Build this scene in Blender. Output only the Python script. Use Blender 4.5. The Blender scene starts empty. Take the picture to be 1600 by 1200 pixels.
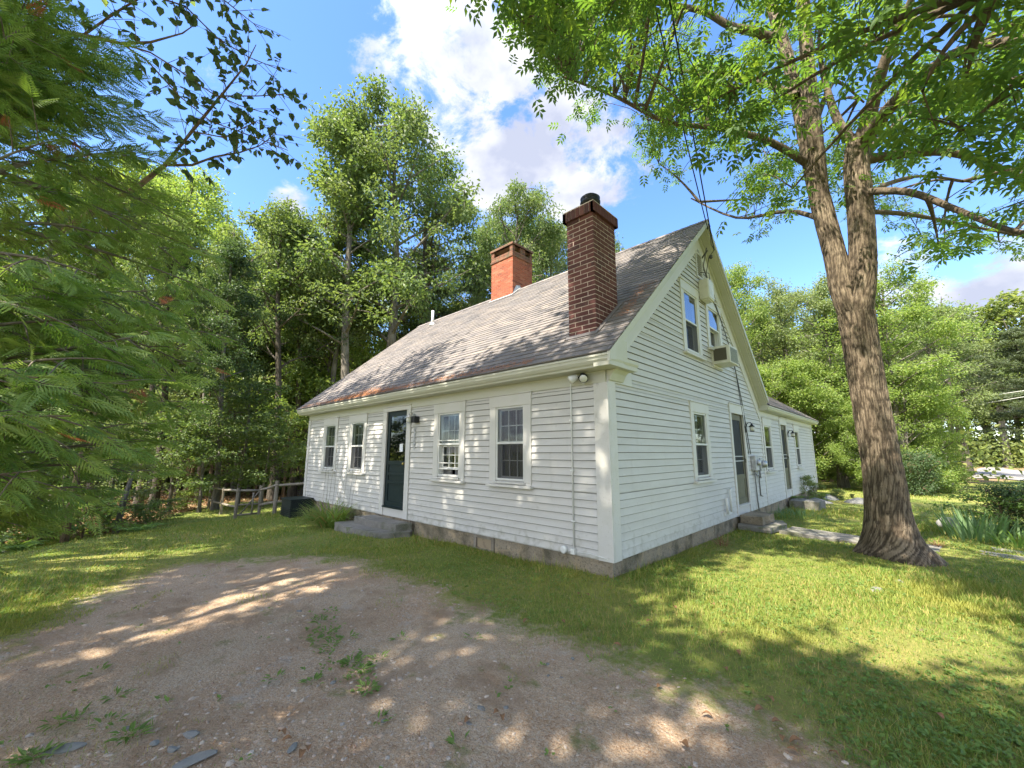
import bpy, math, random
import numpy as np
from mathutils import Vector, Matrix
random.seed(7); RNG=np.random.default_rng(7)
SC=bpy.context.scene; COL=SC.collection
# ------------------------------------------------------------ camera, sky, sun, exposure
CAM=np.array([2.736,-4.614,1.302]); YAW,PIT,ROLL,FPX=-0.76556,0.16440,0.001005,639.589
_f=np.array([math.sin(YAW)*math.cos(PIT),math.cos(YAW)*math.cos(PIT),math.sin(PIT)])
_r=np.array([math.cos(YAW),-math.sin(YAW),0.]); _u=np.cross(_r,_f)
_r,_u=math.cos(ROLL)*_r+math.sin(ROLL)*_u,-math.sin(ROLL)*_r+math.cos(ROLL)*_u
cd=bpy.data.cameras.new('camera'); cam=bpy.data.objects.new('camera',cd); COL.objects.link(cam)
cd.sensor_width=36; cd.lens=36*FPX/1600; cd.clip_end=2000; cd.clip_start=.05
cam.matrix_world=Matrix([[_r[0],_u[0],-_f[0],CAM[0]],[_r[1],_u[1],-_f[1],CAM[1]],[_r[2],_u[2],-_f[2],CAM[2]],[0,0,0,1]])
SC.camera=cam
SUN_EL,SUN_AZ=math.radians(58),math.radians(5)      # azimuth: degrees from -Y towards -X
SUN=np.array([-math.sin(SUN_AZ)*math.cos(SUN_EL),-math.cos(SUN_AZ)*math.cos(SUN_EL),math.sin(SUN_EL)])
ld=bpy.data.lights.new('sun','SUN'); ld.energy=2.9; ld.angle=math.radians(.5); ld.color=(1,.91,.77)
lo=bpy.data.objects.new('sun',ld); COL.objects.link(lo); lo.rotation_euler=Vector(SUN).to_track_quat('Z','Y').to_euler(); lo.location=(0,-20,30)
SC.view_settings.view_transform='Standard'; SC.view_settings.look='None'; SC.view_settings.gamma=1; SC.view_settings.exposure=2.4
SC.render.engine='CYCLES'
SC.cycles.max_bounces=7; SC.cycles.diffuse_bounces=3; SC.cycles.glossy_bounces=3; SC.cycles.transmission_bounces=4; SC.cycles.transparent_max_bounces=10
def ray(px,py): return _f+(px-800)/FPX*_r-(py-600)/FPX*_u
def H(px,py,z=-.25):
    d=ray(px,py); return CAM+d*(z-CAM[2])/d[2]
def at(px,py,dist):
    d=ray(px,py); return CAM+d*dist/math.hypot(d[0],d[1])
def project(P):
    d=np.asarray(P,float)-CAM; z=d@_f; zz=np.where(np.abs(z)<1e-6,1e-6,z)
    return 800+FPX*(d@_r)/zz,600-FPX*(d@_u)/zz,z
def skydir(px,py):
    d=ray(px,py); return d/np.linalg.norm(d)
w=bpy.data.worlds.new('World'); SC.world=w; w.use_nodes=True; nt=w.node_tree; N=nt.nodes; Lk=nt.links; N.clear()
def nd(t,**k):
    n=N.new(t)
    for a,b in k.items():
        if a.startswith('i_'): n.inputs[a[2:].replace('_',' ')].default_value=b
        else: setattr(n,a,b)
    return n
def build_world():
    sky=nd('ShaderNodeTexSky',sky_type='NISHITA',sun_disc=False,sun_elevation=SUN_EL,sun_rotation=math.pi+SUN_AZ,air_density=1.0,dust_density=.4,ozone_density=3.5)
    hs=nd('ShaderNodeHueSaturation'); hs.inputs['Saturation'].default_value=1.16; hs.inputs['Value'].default_value=.60; hs.inputs['Hue'].default_value=.508
    Lk.new(sky.outputs[0],hs.inputs['Color'])
    tc=nd('ShaderNodeTexCoord')
    # cumulus: fractal noise over the sky, thick round a few bearings
    mp=nd('ShaderNodeMapping'); mp.inputs['Scale'].default_value=(1,1,1.5); Lk.new(tc.outputs['Generated'],mp.inputs[0])
    n1=nd('ShaderNodeTexNoise'); n1.inputs['Scale'].default_value=6.5; n1.inputs['Detail'].default_value=12; n1.inputs['Roughness'].default_value=.66; n1.inputs['Distortion'].default_value=.25
    Lk.new(mp.outputs[0],n1.inputs['Vector'])
    acc=None
    blobs=[((770,60),.22,.95),((690,60),.14,.9),((720,150),.17,.95),((860,210),.17,1.0),((900,280),.13,.9),((780,270),.13,.9),((610,90),.10,.6),((450,325),.05,.7),((1600,430),.08,.95),((480,400),.08,.6),((430,520),.2,.9),((650,430),.16,.6),((1450,560),.25,.7),((640,10),.1,.8)]
    blobs+=[((0,-.62,.78),.62,1.15),((.85,-.4,.4),.5,1.1),((-.8,-.75,.45),.55,1.1),((.35,.1,.97),.3,.9),((.95,.2,.55),.38,1.),((-.4,-.95,.25),.5,1.1),((.5,-.95,.3),.5,1.1)]  # unseen clouds added behind and overhead for brighter, more neutral fill
    for (p,rad,amp) in blobs:
        d=skydir(*p) if len(p)==2 else np.array(p)/np.linalg.norm(p)
        vm=nd('ShaderNodeVectorMath',operation='DISTANCE'); vm.inputs[1].default_value=tuple(d); Lk.new(tc.outputs['Generated'],vm.inputs[0])
        mr=nd('ShaderNodeMapRange',interpolation_type='SMOOTHSTEP'); mr.inputs['From Min'].default_value=rad*1.45; mr.inputs['From Max'].default_value=rad*.1; mr.inputs['To Min'].default_value=0; mr.inputs['To Max'].default_value=amp
        Lk.new(vm.outputs['Value'],mr.inputs['Value'])
        if acc is None: acc=mr.outputs[0]
        else:
            mx=nd('ShaderNodeMath',operation='MAXIMUM'); Lk.new(acc,mx.inputs[0]); Lk.new(mr.outputs[0],mx.inputs[1]); acc=mx.outputs[0]
    a=nd('ShaderNodeMath',operation='MULTIPLY_ADD'); a.inputs[1].default_value=3.2; a.inputs[2].default_value=-1.62; Lk.new(n1.outputs[0],a.inputs[0])
    b=nd('ShaderNodeMath',operation='ADD'); Lk.new(acc,b.inputs[0]); Lk.new(a.outputs[0],b.inputs[1])
    m=nd('ShaderNodeMapRange',interpolation_type='SMOOTHSTEP'); m.inputs['From Min'].default_value=.32; m.inputs['From Max'].default_value=.85; Lk.new(b.outputs[0],m.inputs['Value'])
    n2=nd('ShaderNodeTexNoise'); n2.inputs['Scale'].default_value=7; n2.inputs['Detail'].default_value=7; Lk.new(mp.outputs[0],n2.inputs['Vector'])
    cr=nd('ShaderNodeValToRGB'); cr.color_ramp.elements[0].position=.40; cr.color_ramp.elements[0].color=(.86,.93,1.18,1); cr.color_ramp.elements[1].position=.62; cr.color_ramp.elements[1].color=(1.5,1.52,1.58,1)
    Lk.new(n2.outputs[0],cr.inputs[0])
    mix=nd('ShaderNodeMix',data_type='RGBA'); Lk.new(m.outputs[0],mix.inputs[0]); Lk.new(hs.outputs[0],mix.inputs[6]); Lk.new(cr.outputs[0],mix.inputs[7])
    sv=nd('ShaderNodeVectorMath',operation='DISTANCE'); sv.inputs[1].default_value=tuple(SUN); Lk.new(tc.outputs['Generated'],sv.inputs[0])
    sr=nd('ShaderNodeMapRange',interpolation_type='SMOOTHSTEP'); sr.inputs['From Min'].default_value=1.15; sr.inputs['From Max'].default_value=.3; sr.inputs['To Min'].default_value=1; sr.inputs['To Max'].default_value=4.8; Lk.new(sv.outputs['Value'],sr.inputs['Value'])  # added brightening of clouds toward the sun, to raise the fill light
    sm=nd('ShaderNodeVectorMath',operation='SCALE'); Lk.new(cr.outputs[0],sm.inputs[0]); Lk.new(sr.outputs[0],sm.inputs['Scale']); Lk.new(sm.outputs[0],mix.inputs[7])
    bg=nd('ShaderNodeBackground'); bg.inputs['Strength'].default_value=.15; Lk.new(mix.outputs[2],bg.inputs[0])
    out=nd('ShaderNodeOutputWorld'); Lk.new(bg.outputs[0],out.inputs[0])
build_world()
# ------------------------------------------------------------ mesh and object helpers
WL={}
def finish(name,me,m,parent,loc=(0,0,0)):
    if isinstance(m,(list,tuple)):
        for x in m: me.materials.append(x)
    elif m: me.materials.append(m)
    o=bpy.data.objects.new(name,me); COL.objects.link(o)
    if parent is not None: o.parent=parent
    WL[o.name]=WL.get(parent.name,np.zeros(3)) if parent is not None else np.array(loc,float)
    if parent is None: o.location=loc
    return o
def np_mesh(name,V,Fs,mi=None,smooth=False):
    """V (n,3); Fs list of int arrays (m,k)"""
    me=bpy.data.meshes.new(name); V=np.asarray(V,np.float32)
    me.vertices.add(len(V)); me.vertices.foreach_set('co',V.ravel())
    Fs=[np.asarray(f,np.int32) for f in Fs if len(f)]
    lt=np.concatenate([np.full(len(f),f.shape[1],np.int32) for f in Fs]); idx=np.concatenate([f.ravel() for f in Fs])
    me.loops.add(len(idx)); me.loops.foreach_set('vertex_index',idx)
    me.polygons.add(len(lt)); me.polygons.foreach_set('loop_start',np.concatenate([[0],np.cumsum(lt)[:-1]]).astype(np.int32))
    try: me.polygons.foreach_set('loop_total',lt)
    except Exception: pass
    if mi is not None: me.polygons.foreach_set('material_index',np.asarray(mi,np.int32))
    me.polygons.foreach_set('use_smooth',np.full(len(lt),smooth))
    me.update(calc_edges=True); return me
class MB:
    def __init__(s): s.v=[]; s.f=[]; s.m=[]; s.uv=[]; s.sm=[]
    def add(s,vs,fs,m=0,sm=False):
        b=len(s.v); s.v+= [tuple(map(float,p)) for p in vs]
        for q in fs: s.f.append(tuple(b+i for i in q)); s.m.append(m); s.sm.append(sm)
    def box(s,x0,x1,y0,y1,z0,z1,m=0,j=0):
        P=[(x,y,z) for z in (z0,z1) for y in (y0,y1) for x in (x0,x1)]
        if j: P=[tuple(c+random.uniform(-j,j) for c in p) for p in P]
        s.add(P,[(0,2,3,1),(4,5,7,6),(0,1,5,4),(2,6,7,3),(0,4,6,2),(1,3,7,5)],m)
    def obox(s,c,ax,ay,az,hx,hy,hz,m=0):
        c=np.array(c,float); ax,ay,az=[np.array(a,float)/np.linalg.norm(a) for a in (ax,ay,az)]
        P=[c+sx*hx*ax+sy*hy*ay+sz*hz*az for sz in(-1,1) for sy in(-1,1) for sx in(-1,1)]
        s.add(P,[(0,2,3,1),(4,5,7,6),(0,1,5,4),(2,6,7,3),(0,4,6,2),(1,3,7,5)],m)
    def prism(s,poly,fn,t0,t1,m=0,sm=False):
        n=len(poly); P=[fn(a,b,t0) for a,b in poly]+[fn(a,b,t1) for a,b in poly]
        s.add(P,[tuple(range(n))[::-1],tuple(range(n,2*n))]+[(i,(i+1)%n,n+(i+1)%n,n+i) for i in range(n)],m,sm)
    def tube(s,pts,rad,n=8,m=0,caps=True,sm=True):
        pts=[np.array(p,float) for p in pts]
        if not hasattr(rad,'__len__'): rad=[rad]*len(pts)
        vs=[]; prev=None
        for i,p in enumerate(pts):
            d=pts[min(i+1,len(pts)-1)]-pts[max(i-1,0)]; d=d/(np.linalg.norm(d)+1e-9)
            if prev is None:
                a=np.array([0,0,1.]) if abs(d[2])<.9 else np.array([1.,0,0])
            else: a=prev
            x=a-d*(a@d); x/=np.linalg.norm(x)+1e-9; y=np.cross(d,x); prev=x
            for k in range(n):
                t=2*math.pi*k/n; vs.append(p+rad[i]*(math.cos(t)*x+math.sin(t)*y))
        fs=[(i*n+k,i*n+(k+1)%n,(i+1)*n+(k+1)%n,(i+1)*n+k) for i in range(len(pts)-1) for k in range(n)]
        if caps: fs+=[tuple(range(n))[::-1],tuple(range((len(pts)-1)*n,len(pts)*n))]
        s.add(vs,fs,m,sm)
    def lathe(s,c,prof,n=16,m=0,ax=(0,0,1)):
        ax=np.array(ax,float); ax/=np.linalg.norm(ax); a=np.array([1.,0,0]) if abs(ax[0])<.9 else np.array([0,1.,0])
        x=np.cross(ax,a); x/=np.linalg.norm(x); y=np.cross(ax,x); c=np.array(c,float); vs=[]
        for r,h in prof:
            for k in range(n):
                t=2*math.pi*k/n; vs.append(c+ax*h+max(r,1e-4)*(math.cos(t)*x+math.sin(t)*y))
        s.add(vs,[(i*n+k,i*n+(k+1)%n,(i+1)*n+(k+1)%n,(i+1)*n+k) for i in range(len(prof)-1) for k in range(n)]+[tuple(range(n))[::-1],tuple(range((len(prof)-1)*n,len(prof)*n))],m,True)
    def build(s,name,m,parent=None,loc=(0,0,0),bevel=0):
        off=WL.get(parent.name,np.zeros(3)) if parent is not None else np.array(loc,float)
        me=bpy.data.meshes.new(name); V=np.array(s.v)-off
        me.from_pydata(V.tolist(),[],s.f); me.polygons.foreach_set('material_index',s.m); me.polygons.foreach_set('use_smooth',s.sm); me.update()
        o=finish(name,me,m,parent,loc)
        if bevel:
            b=o.modifiers.new('bevel','BEVEL'); b.width=bevel; b.segments=2; b.limit_method='ANGLE'
        return o
def tag(o,label=None,cat=None,group=None,kind=None):
    for k,v in (('label',label),('category',cat),('group',group),('kind',kind)):
        if v: o[k]=v
    return o
def empty(name,loc,label,cat,group=None):
    o=bpy.data.objects.new(name,None); COL.objects.link(o); o.location=loc; o.empty_display_size=.2
    WL[o.name]=np.array(loc,float); return tag(o,label,cat,group)
def copy_tree(o,loc,rz=0,sc=1,label=None,group=None):
    c=o.copy(); COL.objects.link(c); c.location=loc; c.rotation_euler=(0,0,rz); c.scale=(sc,)*3 if not hasattr(sc,'__len__') else sc
    if label: c['label']=label
    if group: c['group']=group
    for ch in o.children:
        k=ch.copy(); COL.objects.link(k); k.parent=c
    return c
# ------------------------------------------------------------ materials
def mat(name,base,rough=.7,var=(),bump=(),spec=.3,metal=0,isl=None,coord='Object',transl=None,alpha=None):
    """var: (scale,colour,lo,hi[,detail]) noise blends; bump: (scale,strength,dist); isl: list of colours picked per loose piece"""
    m=bpy.data.materials.new(name); m.use_nodes=True; t=m.node_tree; n=t.nodes; l=t.links; n.clear()
    out=n.new('ShaderNodeOutputMaterial'); p=n.new('ShaderNodeBsdfPrincipled'); p.inputs['Roughness'].default_value=rough; p.inputs['Metallic'].default_value=metal
    p.inputs['Specular IOR Level'].default_value=spec
    tc=n.new('ShaderNodeTexCoord'); src=tc.outputs[coord]
    rgb=n.new('ShaderNodeRGB'); rgb.outputs[0].default_value=(*base,1); c=rgb.outputs[0]
    if isl:
        g=n.new('ShaderNodeNewGeometry'); r=n.new('ShaderNodeValToRGB'); e=r.color_ramp.elements
        while len(e)<len(isl): e.new(.5)
        for i,k in enumerate(isl): e[i].position=i/(len(isl)-1) if len(isl)>1 else 0; e[i].color=(*k,1)
        l.new(g.outputs['Random Per Island'],r.inputs[0]); c=r.outputs[0]
    for v in var:
        sc,col,lo,hi=v[:4]; x=n.new('ShaderNodeTexNoise'); x.inputs['Detail'].default_value=v[4] if len(v)>4 else 5
        x.inputs['Roughness'].default_value=.6
        if hasattr(sc,'__len__'):
            mp=n.new('ShaderNodeMapping'); mp.inputs['Scale'].default_value=sc; l.new(src,mp.inputs[0]); l.new(mp.outputs[0],x.inputs['Vector']); x.inputs['Scale'].default_value=1
        else: l.new(src,x.inputs['Vector']); x.inputs['Scale'].default_value=sc
        mr=n.new('ShaderNodeMapRange'); mr.inputs['From Min'].default_value=lo; mr.inputs['From Max'].default_value=hi; l.new(x.outputs[0],mr.inputs[0])
        mx=n.new('ShaderNodeMix'); mx.data_type='RGBA'; l.new(mr.outputs[0],mx.inputs[0]); l.new(c,mx.inputs[6]); mx.inputs[7].default_value=(*col,1); c=mx.outputs[2]
    l.new(c,p.inputs['Base Color'])
    prev=None
    for (sc,st,di) in bump:
        x=n.new('ShaderNodeTexNoise'); x.inputs['Detail'].default_value=6; x.inputs['Roughness'].default_value=.65
        if hasattr(sc,'__len__'):
            mp=n.new('ShaderNodeMapping'); mp.inputs['Scale'].default_value=sc; l.new(src,mp.inputs[0]); l.new(mp.outputs[0],x.inputs['Vector']); x.inputs['Scale'].default_value=1
        else: l.new(src,x.inputs['Vector']); x.inputs['Scale'].default_value=sc
        b=n.new('ShaderNodeBump'); b.inputs['Strength'].default_value=st; b.inputs['Distance'].default_value=di; l.new(x.outputs[0],b.inputs['Height'])
        if prev: l.new(prev,b.inputs['Normal'])
        prev=b.outputs[0]
    if prev: l.new(prev,p.inputs['Normal'])
    sh=p.outputs[0]
    if transl:
        k,f=transl; tr=n.new('ShaderNodeBsdfTranslucent'); mc=n.new('ShaderNodeMix'); mc.data_type='RGBA'; mc.blend_type='MULTIPLY'; mc.inputs[0].default_value=1
        l.new(c,mc.inputs[6]); mc.inputs[7].default_value=(*k,1); l.new(mc.outputs[2],tr.inputs[0])
        ms=n.new('ShaderNodeMixShader'); ms.inputs[0].default_value=f; l.new(sh,ms.inputs[1]); l.new(tr.outputs[0],ms.inputs[2]); sh=ms.outputs[0]
    if alpha is not None:
        tr=n.new('ShaderNodeBsdfTransparent'); ms=n.new('ShaderNodeMixShader'); ms.inputs[0].default_value=alpha; l.new(tr.outputs[0],ms.inputs[1]); l.new(sh,ms.inputs[2]); sh=ms.outputs[0]
    l.new(sh,out.inputs[0]); return m
def by_tone(m):
    t=m.node_tree; n=t.nodes; l=t.links
    for r in [x for x in n if x.type=='VALTORGB']:
        a=n.new('ShaderNodeAttribute'); a.attribute_name='tone'; l.new(a.outputs['Fac'],r.inputs[0])
def set_tone(me,v):
    a=me.attributes.new('tone','FLOAT','POINT'); a.data.foreach_set('value',np.asarray(v,np.float32))
def glass_mat(name,ior=1.9,tint=(.75,.8,.8)):
    m=bpy.data.materials.new(name); m.use_nodes=True; t=m.node_tree; n=t.nodes; l=t.links; n.clear()
    out=n.new('ShaderNodeOutputMaterial'); fr=n.new('ShaderNodeFresnel'); fr.inputs[0].default_value=ior
    g=n.new('ShaderNodeBsdfGlossy'); g.inputs['Roughness'].default_value=.01; g.inputs[0].default_value=(.95,.97,1,1)
    tr=n.new('ShaderNodeBsdfTransparent'); tr.inputs[0].default_value=(*tint,1)
    tc=n.new('ShaderNodeTexCoord'); x=n.new('ShaderNodeTexNoise'); x.inputs['Scale'].default_value=2.5; b=n.new('ShaderNodeBump'); b.inputs['Strength'].default_value=.12; b.inputs['Distance'].default_value=.02
    l.new(tc.outputs['Object'],x.inputs['Vector']); l.new(x.outputs[0],b.inputs['Height']); l.new(b.outputs[0],g.inputs['Normal']); l.new(b.outputs[0],fr.inputs['Normal'])
    ms=n.new('ShaderNodeMixShader'); l.new(fr.outputs[0],ms.inputs[0]); l.new(tr.outputs[0],ms.inputs[1]); l.new(g.outputs[0],ms.inputs[2]); l.new(ms.outputs[0],out.inputs[0]); return m
M={}
M['siding']=mat('siding_paint',(.57,.56,.53),.55,var=[((1.2,1.2,5),(.52,.51,.475),.4,.7),(18,(.42,.41,.37),.66,.85),((6,6,1.2),(.47,.46,.42),.58,.9)],bump=[((3,3,60),.15,.004)])
def splash(m):
    t=m.node_tree; n=t.nodes; l=t.links; p=[x for x in n if x.type=='BSDF_PRINCIPLED'][0]; src=p.inputs['Base Color'].links[0].from_socket
    tc=n.new('ShaderNodeTexCoord'); sp=n.new('ShaderNodeSeparateXYZ'); l.new(tc.outputs['Object'],sp.inputs[0]); r=n.new('ShaderNodeMapRange'); r.inputs[1].default_value=.30; r.inputs[2].default_value=.75; r.inputs[3].default_value=.2; r.inputs[4].default_value=0; l.new(sp.outputs[2],r.inputs[0])
    x=n.new('ShaderNodeTexNoise'); x.inputs['Scale'].default_value=9; x.inputs['Detail'].default_value=8; l.new(tc.outputs['Object'],x.inputs['Vector']); a=n.new('ShaderNodeMath'); a.operation='ADD'; l.new(x.outputs[0],a.inputs[0]); l.new(r.outputs[0],a.inputs[1])
    q=n.new('ShaderNodeMapRange'); q.inputs[1].default_value=.66; q.inputs[2].default_value=.95; l.new(a.outputs[0],q.inputs[0]); mx=n.new('ShaderNodeMix'); mx.data_type='RGBA'; l.new(q.outputs[0],mx.inputs[0]); l.new(src,mx.inputs[6]); mx.inputs[7].default_value=(.36,.35,.29,1); l.new(mx.outputs[2],p.inputs['Base Color'])
splash(M['siding'])
M['joint']=mat('board_joint',(.29,.29,.26),.9)  # shadow line and grime under each board lip, put into the colour
M['trim']=mat('trim_paint',(.60,.59,.555),.5,var=[(3,(.56,.56,.49),.5,.8),(30,(.44,.44,.38),.7,.85)],bump=[(25,.15,.004)])
M['worn_trim']=mat('worn_corner_paint',(.60,.59,.555),.55,var=[(2.5,(.56,.55,.49),.45,.7),((9,9,3),(.36,.34,.29),.66,.76),(40,(.40,.39,.33),.62,.75)],bump=[(9,.35,.006),(40,.5,.004)])
M['cornice']=mat('cornice_paint',(.53,.53,.45),.5,var=[((1,3,3),(.48,.48,.37),.45,.8),(20,(.45,.44,.34),.68,.85)],bump=[(20,.15,.004)])
M['shingle']=mat('roof_shingles',(.2,.18,.17),.9,isl=[(.115,.108,.11),(.155,.145,.14),(.20,.178,.165),(.14,.13,.13),(.185,.168,.16),(.23,.20,.175)],var=[(1.1,(.22,.195,.175),.5,.8),(160,(.30,.27,.25),.55,.8,2),(90,(.08,.08,.085),.58,.8,2),((.5,.5,.5),(.135,.132,.135),.55,.8)],bump=[(220,.5,.004)])
M['ridge']=M['shingle']
M['brick_dark']=mat('dark_brick',(.13,.045,.035),.85,isl=[(.085,.032,.03),(.125,.048,.043),(.10,.04,.037),(.16,.066,.058),(.07,.034,.033)],var=[(14,(.19,.095,.08),.6,.85),(60,(.07,.03,.03),.6,.8)],bump=[(60,.5,.006)])
M['brick_red']=mat('red_brick',(.36,.085,.04),.85,isl=[(.31,.085,.045),(.38,.11,.06),(.26,.07,.04),(.42,.15,.085),(.20,.06,.04)],var=[(9,(.5,.24,.15),.62,.85),(40,(.2,.06,.035),.6,.8)],bump=[(50,.5,.006)])
M['brick_sooty']=mat('sooty_brick',(.17,.075,.05),.9,isl=[(.16,.07,.045),(.22,.10,.065),(.11,.06,.045),(.26,.13,.08)],var=[(8,(.12,.11,.07),.5,.7)],bump=[(50,.5,.006)])
M['mortar']=mat('mortar',(.62,.52,.45),.95,var=[(12,(.25,.22,.19),.5,.75)],bump=[(80,.4,.004)])
M['mortar_dark']=mat('aged_mortar',(.30,.2,.14),.95,var=[(12,(.16,.12,.09),.5,.75)],bump=[(80,.4,.004)])
M['granite']=mat('granite',(.27,.225,.165),.95,isl=[(.25,.21,.15),(.33,.275,.20),(.27,.235,.18)],var=[(5,(.42,.33,.21),.48,.72),(2.6,(.13,.115,.08),.48,.68),(120,(.5,.45,.36),.62,.75,2),(30,(.11,.10,.075),.55,.75,3)],bump=[(9,.9,.04),(60,.7,.01)])
M['stone']=mat('step_stone',(.20,.19,.17),.95,var=[(4,(.29,.27,.23),.5,.72),(2.5,(.11,.115,.08),.48,.68),(120,(.42,.40,.36),.62,.75,2),(5,(.12,.15,.05),.6,.75)],bump=[(9,.9,.03),(60,.6,.008)])
M['rock']=mat('grey_rock',(.27,.28,.28),.85,isl=[(.15,.16,.16),(.21,.21,.20),(.18,.18,.165)],var=[(8,(.26,.25,.22),.5,.8),(60,(.15,.15,.15),.6,.8)],bump=[(25,.5,.01)])
M['metal']=mat('galvanised_steel',(.45,.46,.47),.4,metal=.8,var=[(6,(.25,.25,.26),.5,.8)])
M['black']=mat('black_metal',(.02,.022,.025),.45,var=[(20,(.05,.05,.05),.6,.8)])
M['rubber']=mat('black_cable',(.015,.015,.017),.6)
M['box_plastic']=mat('dark_green_black_plastic',(.014,.022,.024),.5,var=[(10,(.03,.035,.035),.5,.8)])
M['door_green']=mat('dark_green_door_paint',(.011,.024,.026),.45,var=[(5,(.018,.033,.035),.5,.8)])
M['door_olive']=mat('olive_door_paint',(.13,.125,.075),.6,var=[(5,(.18,.165,.11),.5,.8)])
M['glass']=glass_mat('window_glass',1.6)
M['glass_high']=glass_mat('sky_reflecting_glass',2.3,(.5,.5,.5))
M['glass_dark']=glass_mat('storm_glass',1.6,(.35,.38,.38))
M['screen']=mat('insect_screen',(.035,.037,.042),.8,alpha=.62)
M['screen_dense']=mat('door_screen',(.008,.012,.014),.6,alpha=.8)
M['curtain']=mat('curtain_cloth',(.38,.38,.38),.9,var=[((30,30,1),(.38,.38,.36),.4,.65)],transl=((1,1,1),.3))
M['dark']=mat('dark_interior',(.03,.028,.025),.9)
M['sash']=mat('white_sash',(.64,.65,.62),.45)
M['wire_white']=mat('white_conduit',(.68,.69,.66),.5)
M['lamp_glass']=mat('lamp_lens',(.6,.6,.52),.15,spec=.6)
M['paper']=mat('white_paper',(.8,.82,.85),.7)
M['pvc']=mat('pvc_pipe',(.72,.71,.68),.5)
M['ac']=mat('ivory_enamel',(.62,.61,.53),.45,var=[(6,(.5,.49,.4),.5,.8)])
M['ac_dark']=mat('ac_grille',(.12,.11,.08),.6)
M['ac_green']=mat('ac_fins',(.22,.25,.23),.5)
M['wood_grey']=mat('weathered_wood',(.22,.19,.15),.9,var=[((8,8,2),(.33,.30,.25),.45,.7),(30,(.10,.085,.07),.6,.8)],bump=[((40,40,4),.5,.01)])
M['leaf_dead']=mat('dry_leaf',(.3,.17,.08),.8,isl=[(.26,.13,.06),(.38,.24,.12),(.2,.1,.05),(.45,.34,.2)],transl=((1,.9,.7),.25))
M['lead']=mat('flashing',(.4,.41,.42),.5,metal=.3,var=[(8,(.6,.6,.6),.5,.7)])
M['asphalt']=mat('road_asphalt',(.22,.21,.20),.9,var=[(.5,(.28,.27,.25),.4,.7),(60,(.35,.33,.3),.6,.8)])
def bark(name,c1,c2,c3,sc=1.):
    m=mat(name,c1,.95,var=[((14*sc,14*sc,2.6*sc),c2,.42,.62),((30*sc,30*sc,6*sc),c3,.55,.7),(1.4,tuple(x*1.3 for x in c2),.52,.8)],bump=[((13*sc,13*sc,2.2*sc),1.,.06/sc),((50*sc,50*sc,12*sc),.6,.012)])
    return m
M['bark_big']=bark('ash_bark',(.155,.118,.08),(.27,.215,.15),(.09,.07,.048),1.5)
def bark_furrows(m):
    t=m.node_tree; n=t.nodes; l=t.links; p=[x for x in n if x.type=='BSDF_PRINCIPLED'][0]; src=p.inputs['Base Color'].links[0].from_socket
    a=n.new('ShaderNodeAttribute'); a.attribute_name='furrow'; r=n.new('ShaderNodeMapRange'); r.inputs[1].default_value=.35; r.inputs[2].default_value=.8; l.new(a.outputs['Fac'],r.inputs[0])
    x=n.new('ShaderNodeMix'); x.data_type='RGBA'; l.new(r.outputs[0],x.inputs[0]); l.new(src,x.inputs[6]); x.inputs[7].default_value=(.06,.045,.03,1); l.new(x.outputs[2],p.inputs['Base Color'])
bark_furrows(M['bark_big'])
M['bark_grey']=bark('grey_bark',(.13,.115,.095),(.22,.2,.17),(.05,.045,.035))
M['bark_dark']=bark('dark_bark',(.07,.06,.045),(.12,.10,.08),(.03,.025,.02))
M['bark_brown']=bark('brown_bark',(.15,.10,.06),(.24,.17,.11),(.05,.035,.025))
M['bark_twig']=mat('twig_bark',(.14,.115,.085),.9,var=[(12,(.24,.21,.165),.5,.7)])
LB=1.5
TINT=(1.32,1.02,1.25)
def leafm(name,cols,var=(),tr=(1.45,1.45,.75),f=.45,rough=.5,spec=.35):
    T_=lambda c:tuple(min(.8,LB*x*k) for x,k in zip(c,TINT)); cols=[T_(c) for c in cols]; var=[(v[0],T_(v[1]))+tuple(v[2:]) for v in var]
    return mat(name,cols[0],rough,isl=cols,var=var,transl=(tr,f),spec=spec)
M['leaf_ash']=leafm('ash_leaves',[(.035,.085,.022),(.055,.12,.028),(.04,.1,.03),(.08,.15,.03),(.06,.12,.03)],f=.55,tr=(1.7,1.75,.55))
M['leaf_mid']=leafm('maple_leaves',[(.05,.105,.03),(.075,.14,.035),(.06,.12,.04),(.10,.165,.045)],var=[(.45,(.085,.14,.045),.45,.7)])
M['leaf_pale']=leafm('pale_green_leaves',[(.085,.15,.05),(.11,.18,.06),(.10,.16,.07),(.14,.21,.07)],var=[(.5,(.07,.13,.04),.5,.75)])
M['leaf_yellow']=leafm('yellow_green_leaves',[(.10,.19,.04),(.13,.22,.05),(.085,.17,.04),(.16,.24,.06)],var=[(.5,(.09,.16,.03),.5,.75)],f=.5)
M['leaf_dark']=leafm('dark_green_leaves',[(.03,.065,.022),(.04,.085,.028),(.05,.10,.035)],f=.35)
M['leaf_beech']=leafm('broad_dark_leaves',[(.028,.065,.03),(.04,.09,.035),(.035,.075,.03),(.055,.11,.03)],f=.3)
M['needle']=leafm('pine_needles_green',[(.045,.075,.03),(.06,.10,.04),(.04,.07,.03)],f=.25)
M['cedar']=leafm('cedar_sprays',[(.05,.12,.03),(.08,.17,.035),(.11,.21,.05),(.14,.245,.07),(.17,.27,.08)],var=[(1.3,(.08,.14,.03),.5,.7)],f=.5,tr=(1.35,1.4,.5))
by_tone(M['cedar']); by_tone(M['leaf_ash'])
M['cedar_brown']=leafm('dry_cedar_sprays',[(.26,.12,.05),(.2,.1,.05),(.32,.17,.08)],f=.3,tr=(1.2,1,.7))
M['fern']=leafm('fern_leaves',[(.07,.15,.03),(.09,.18,.035),(.06,.13,.03)])
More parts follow.
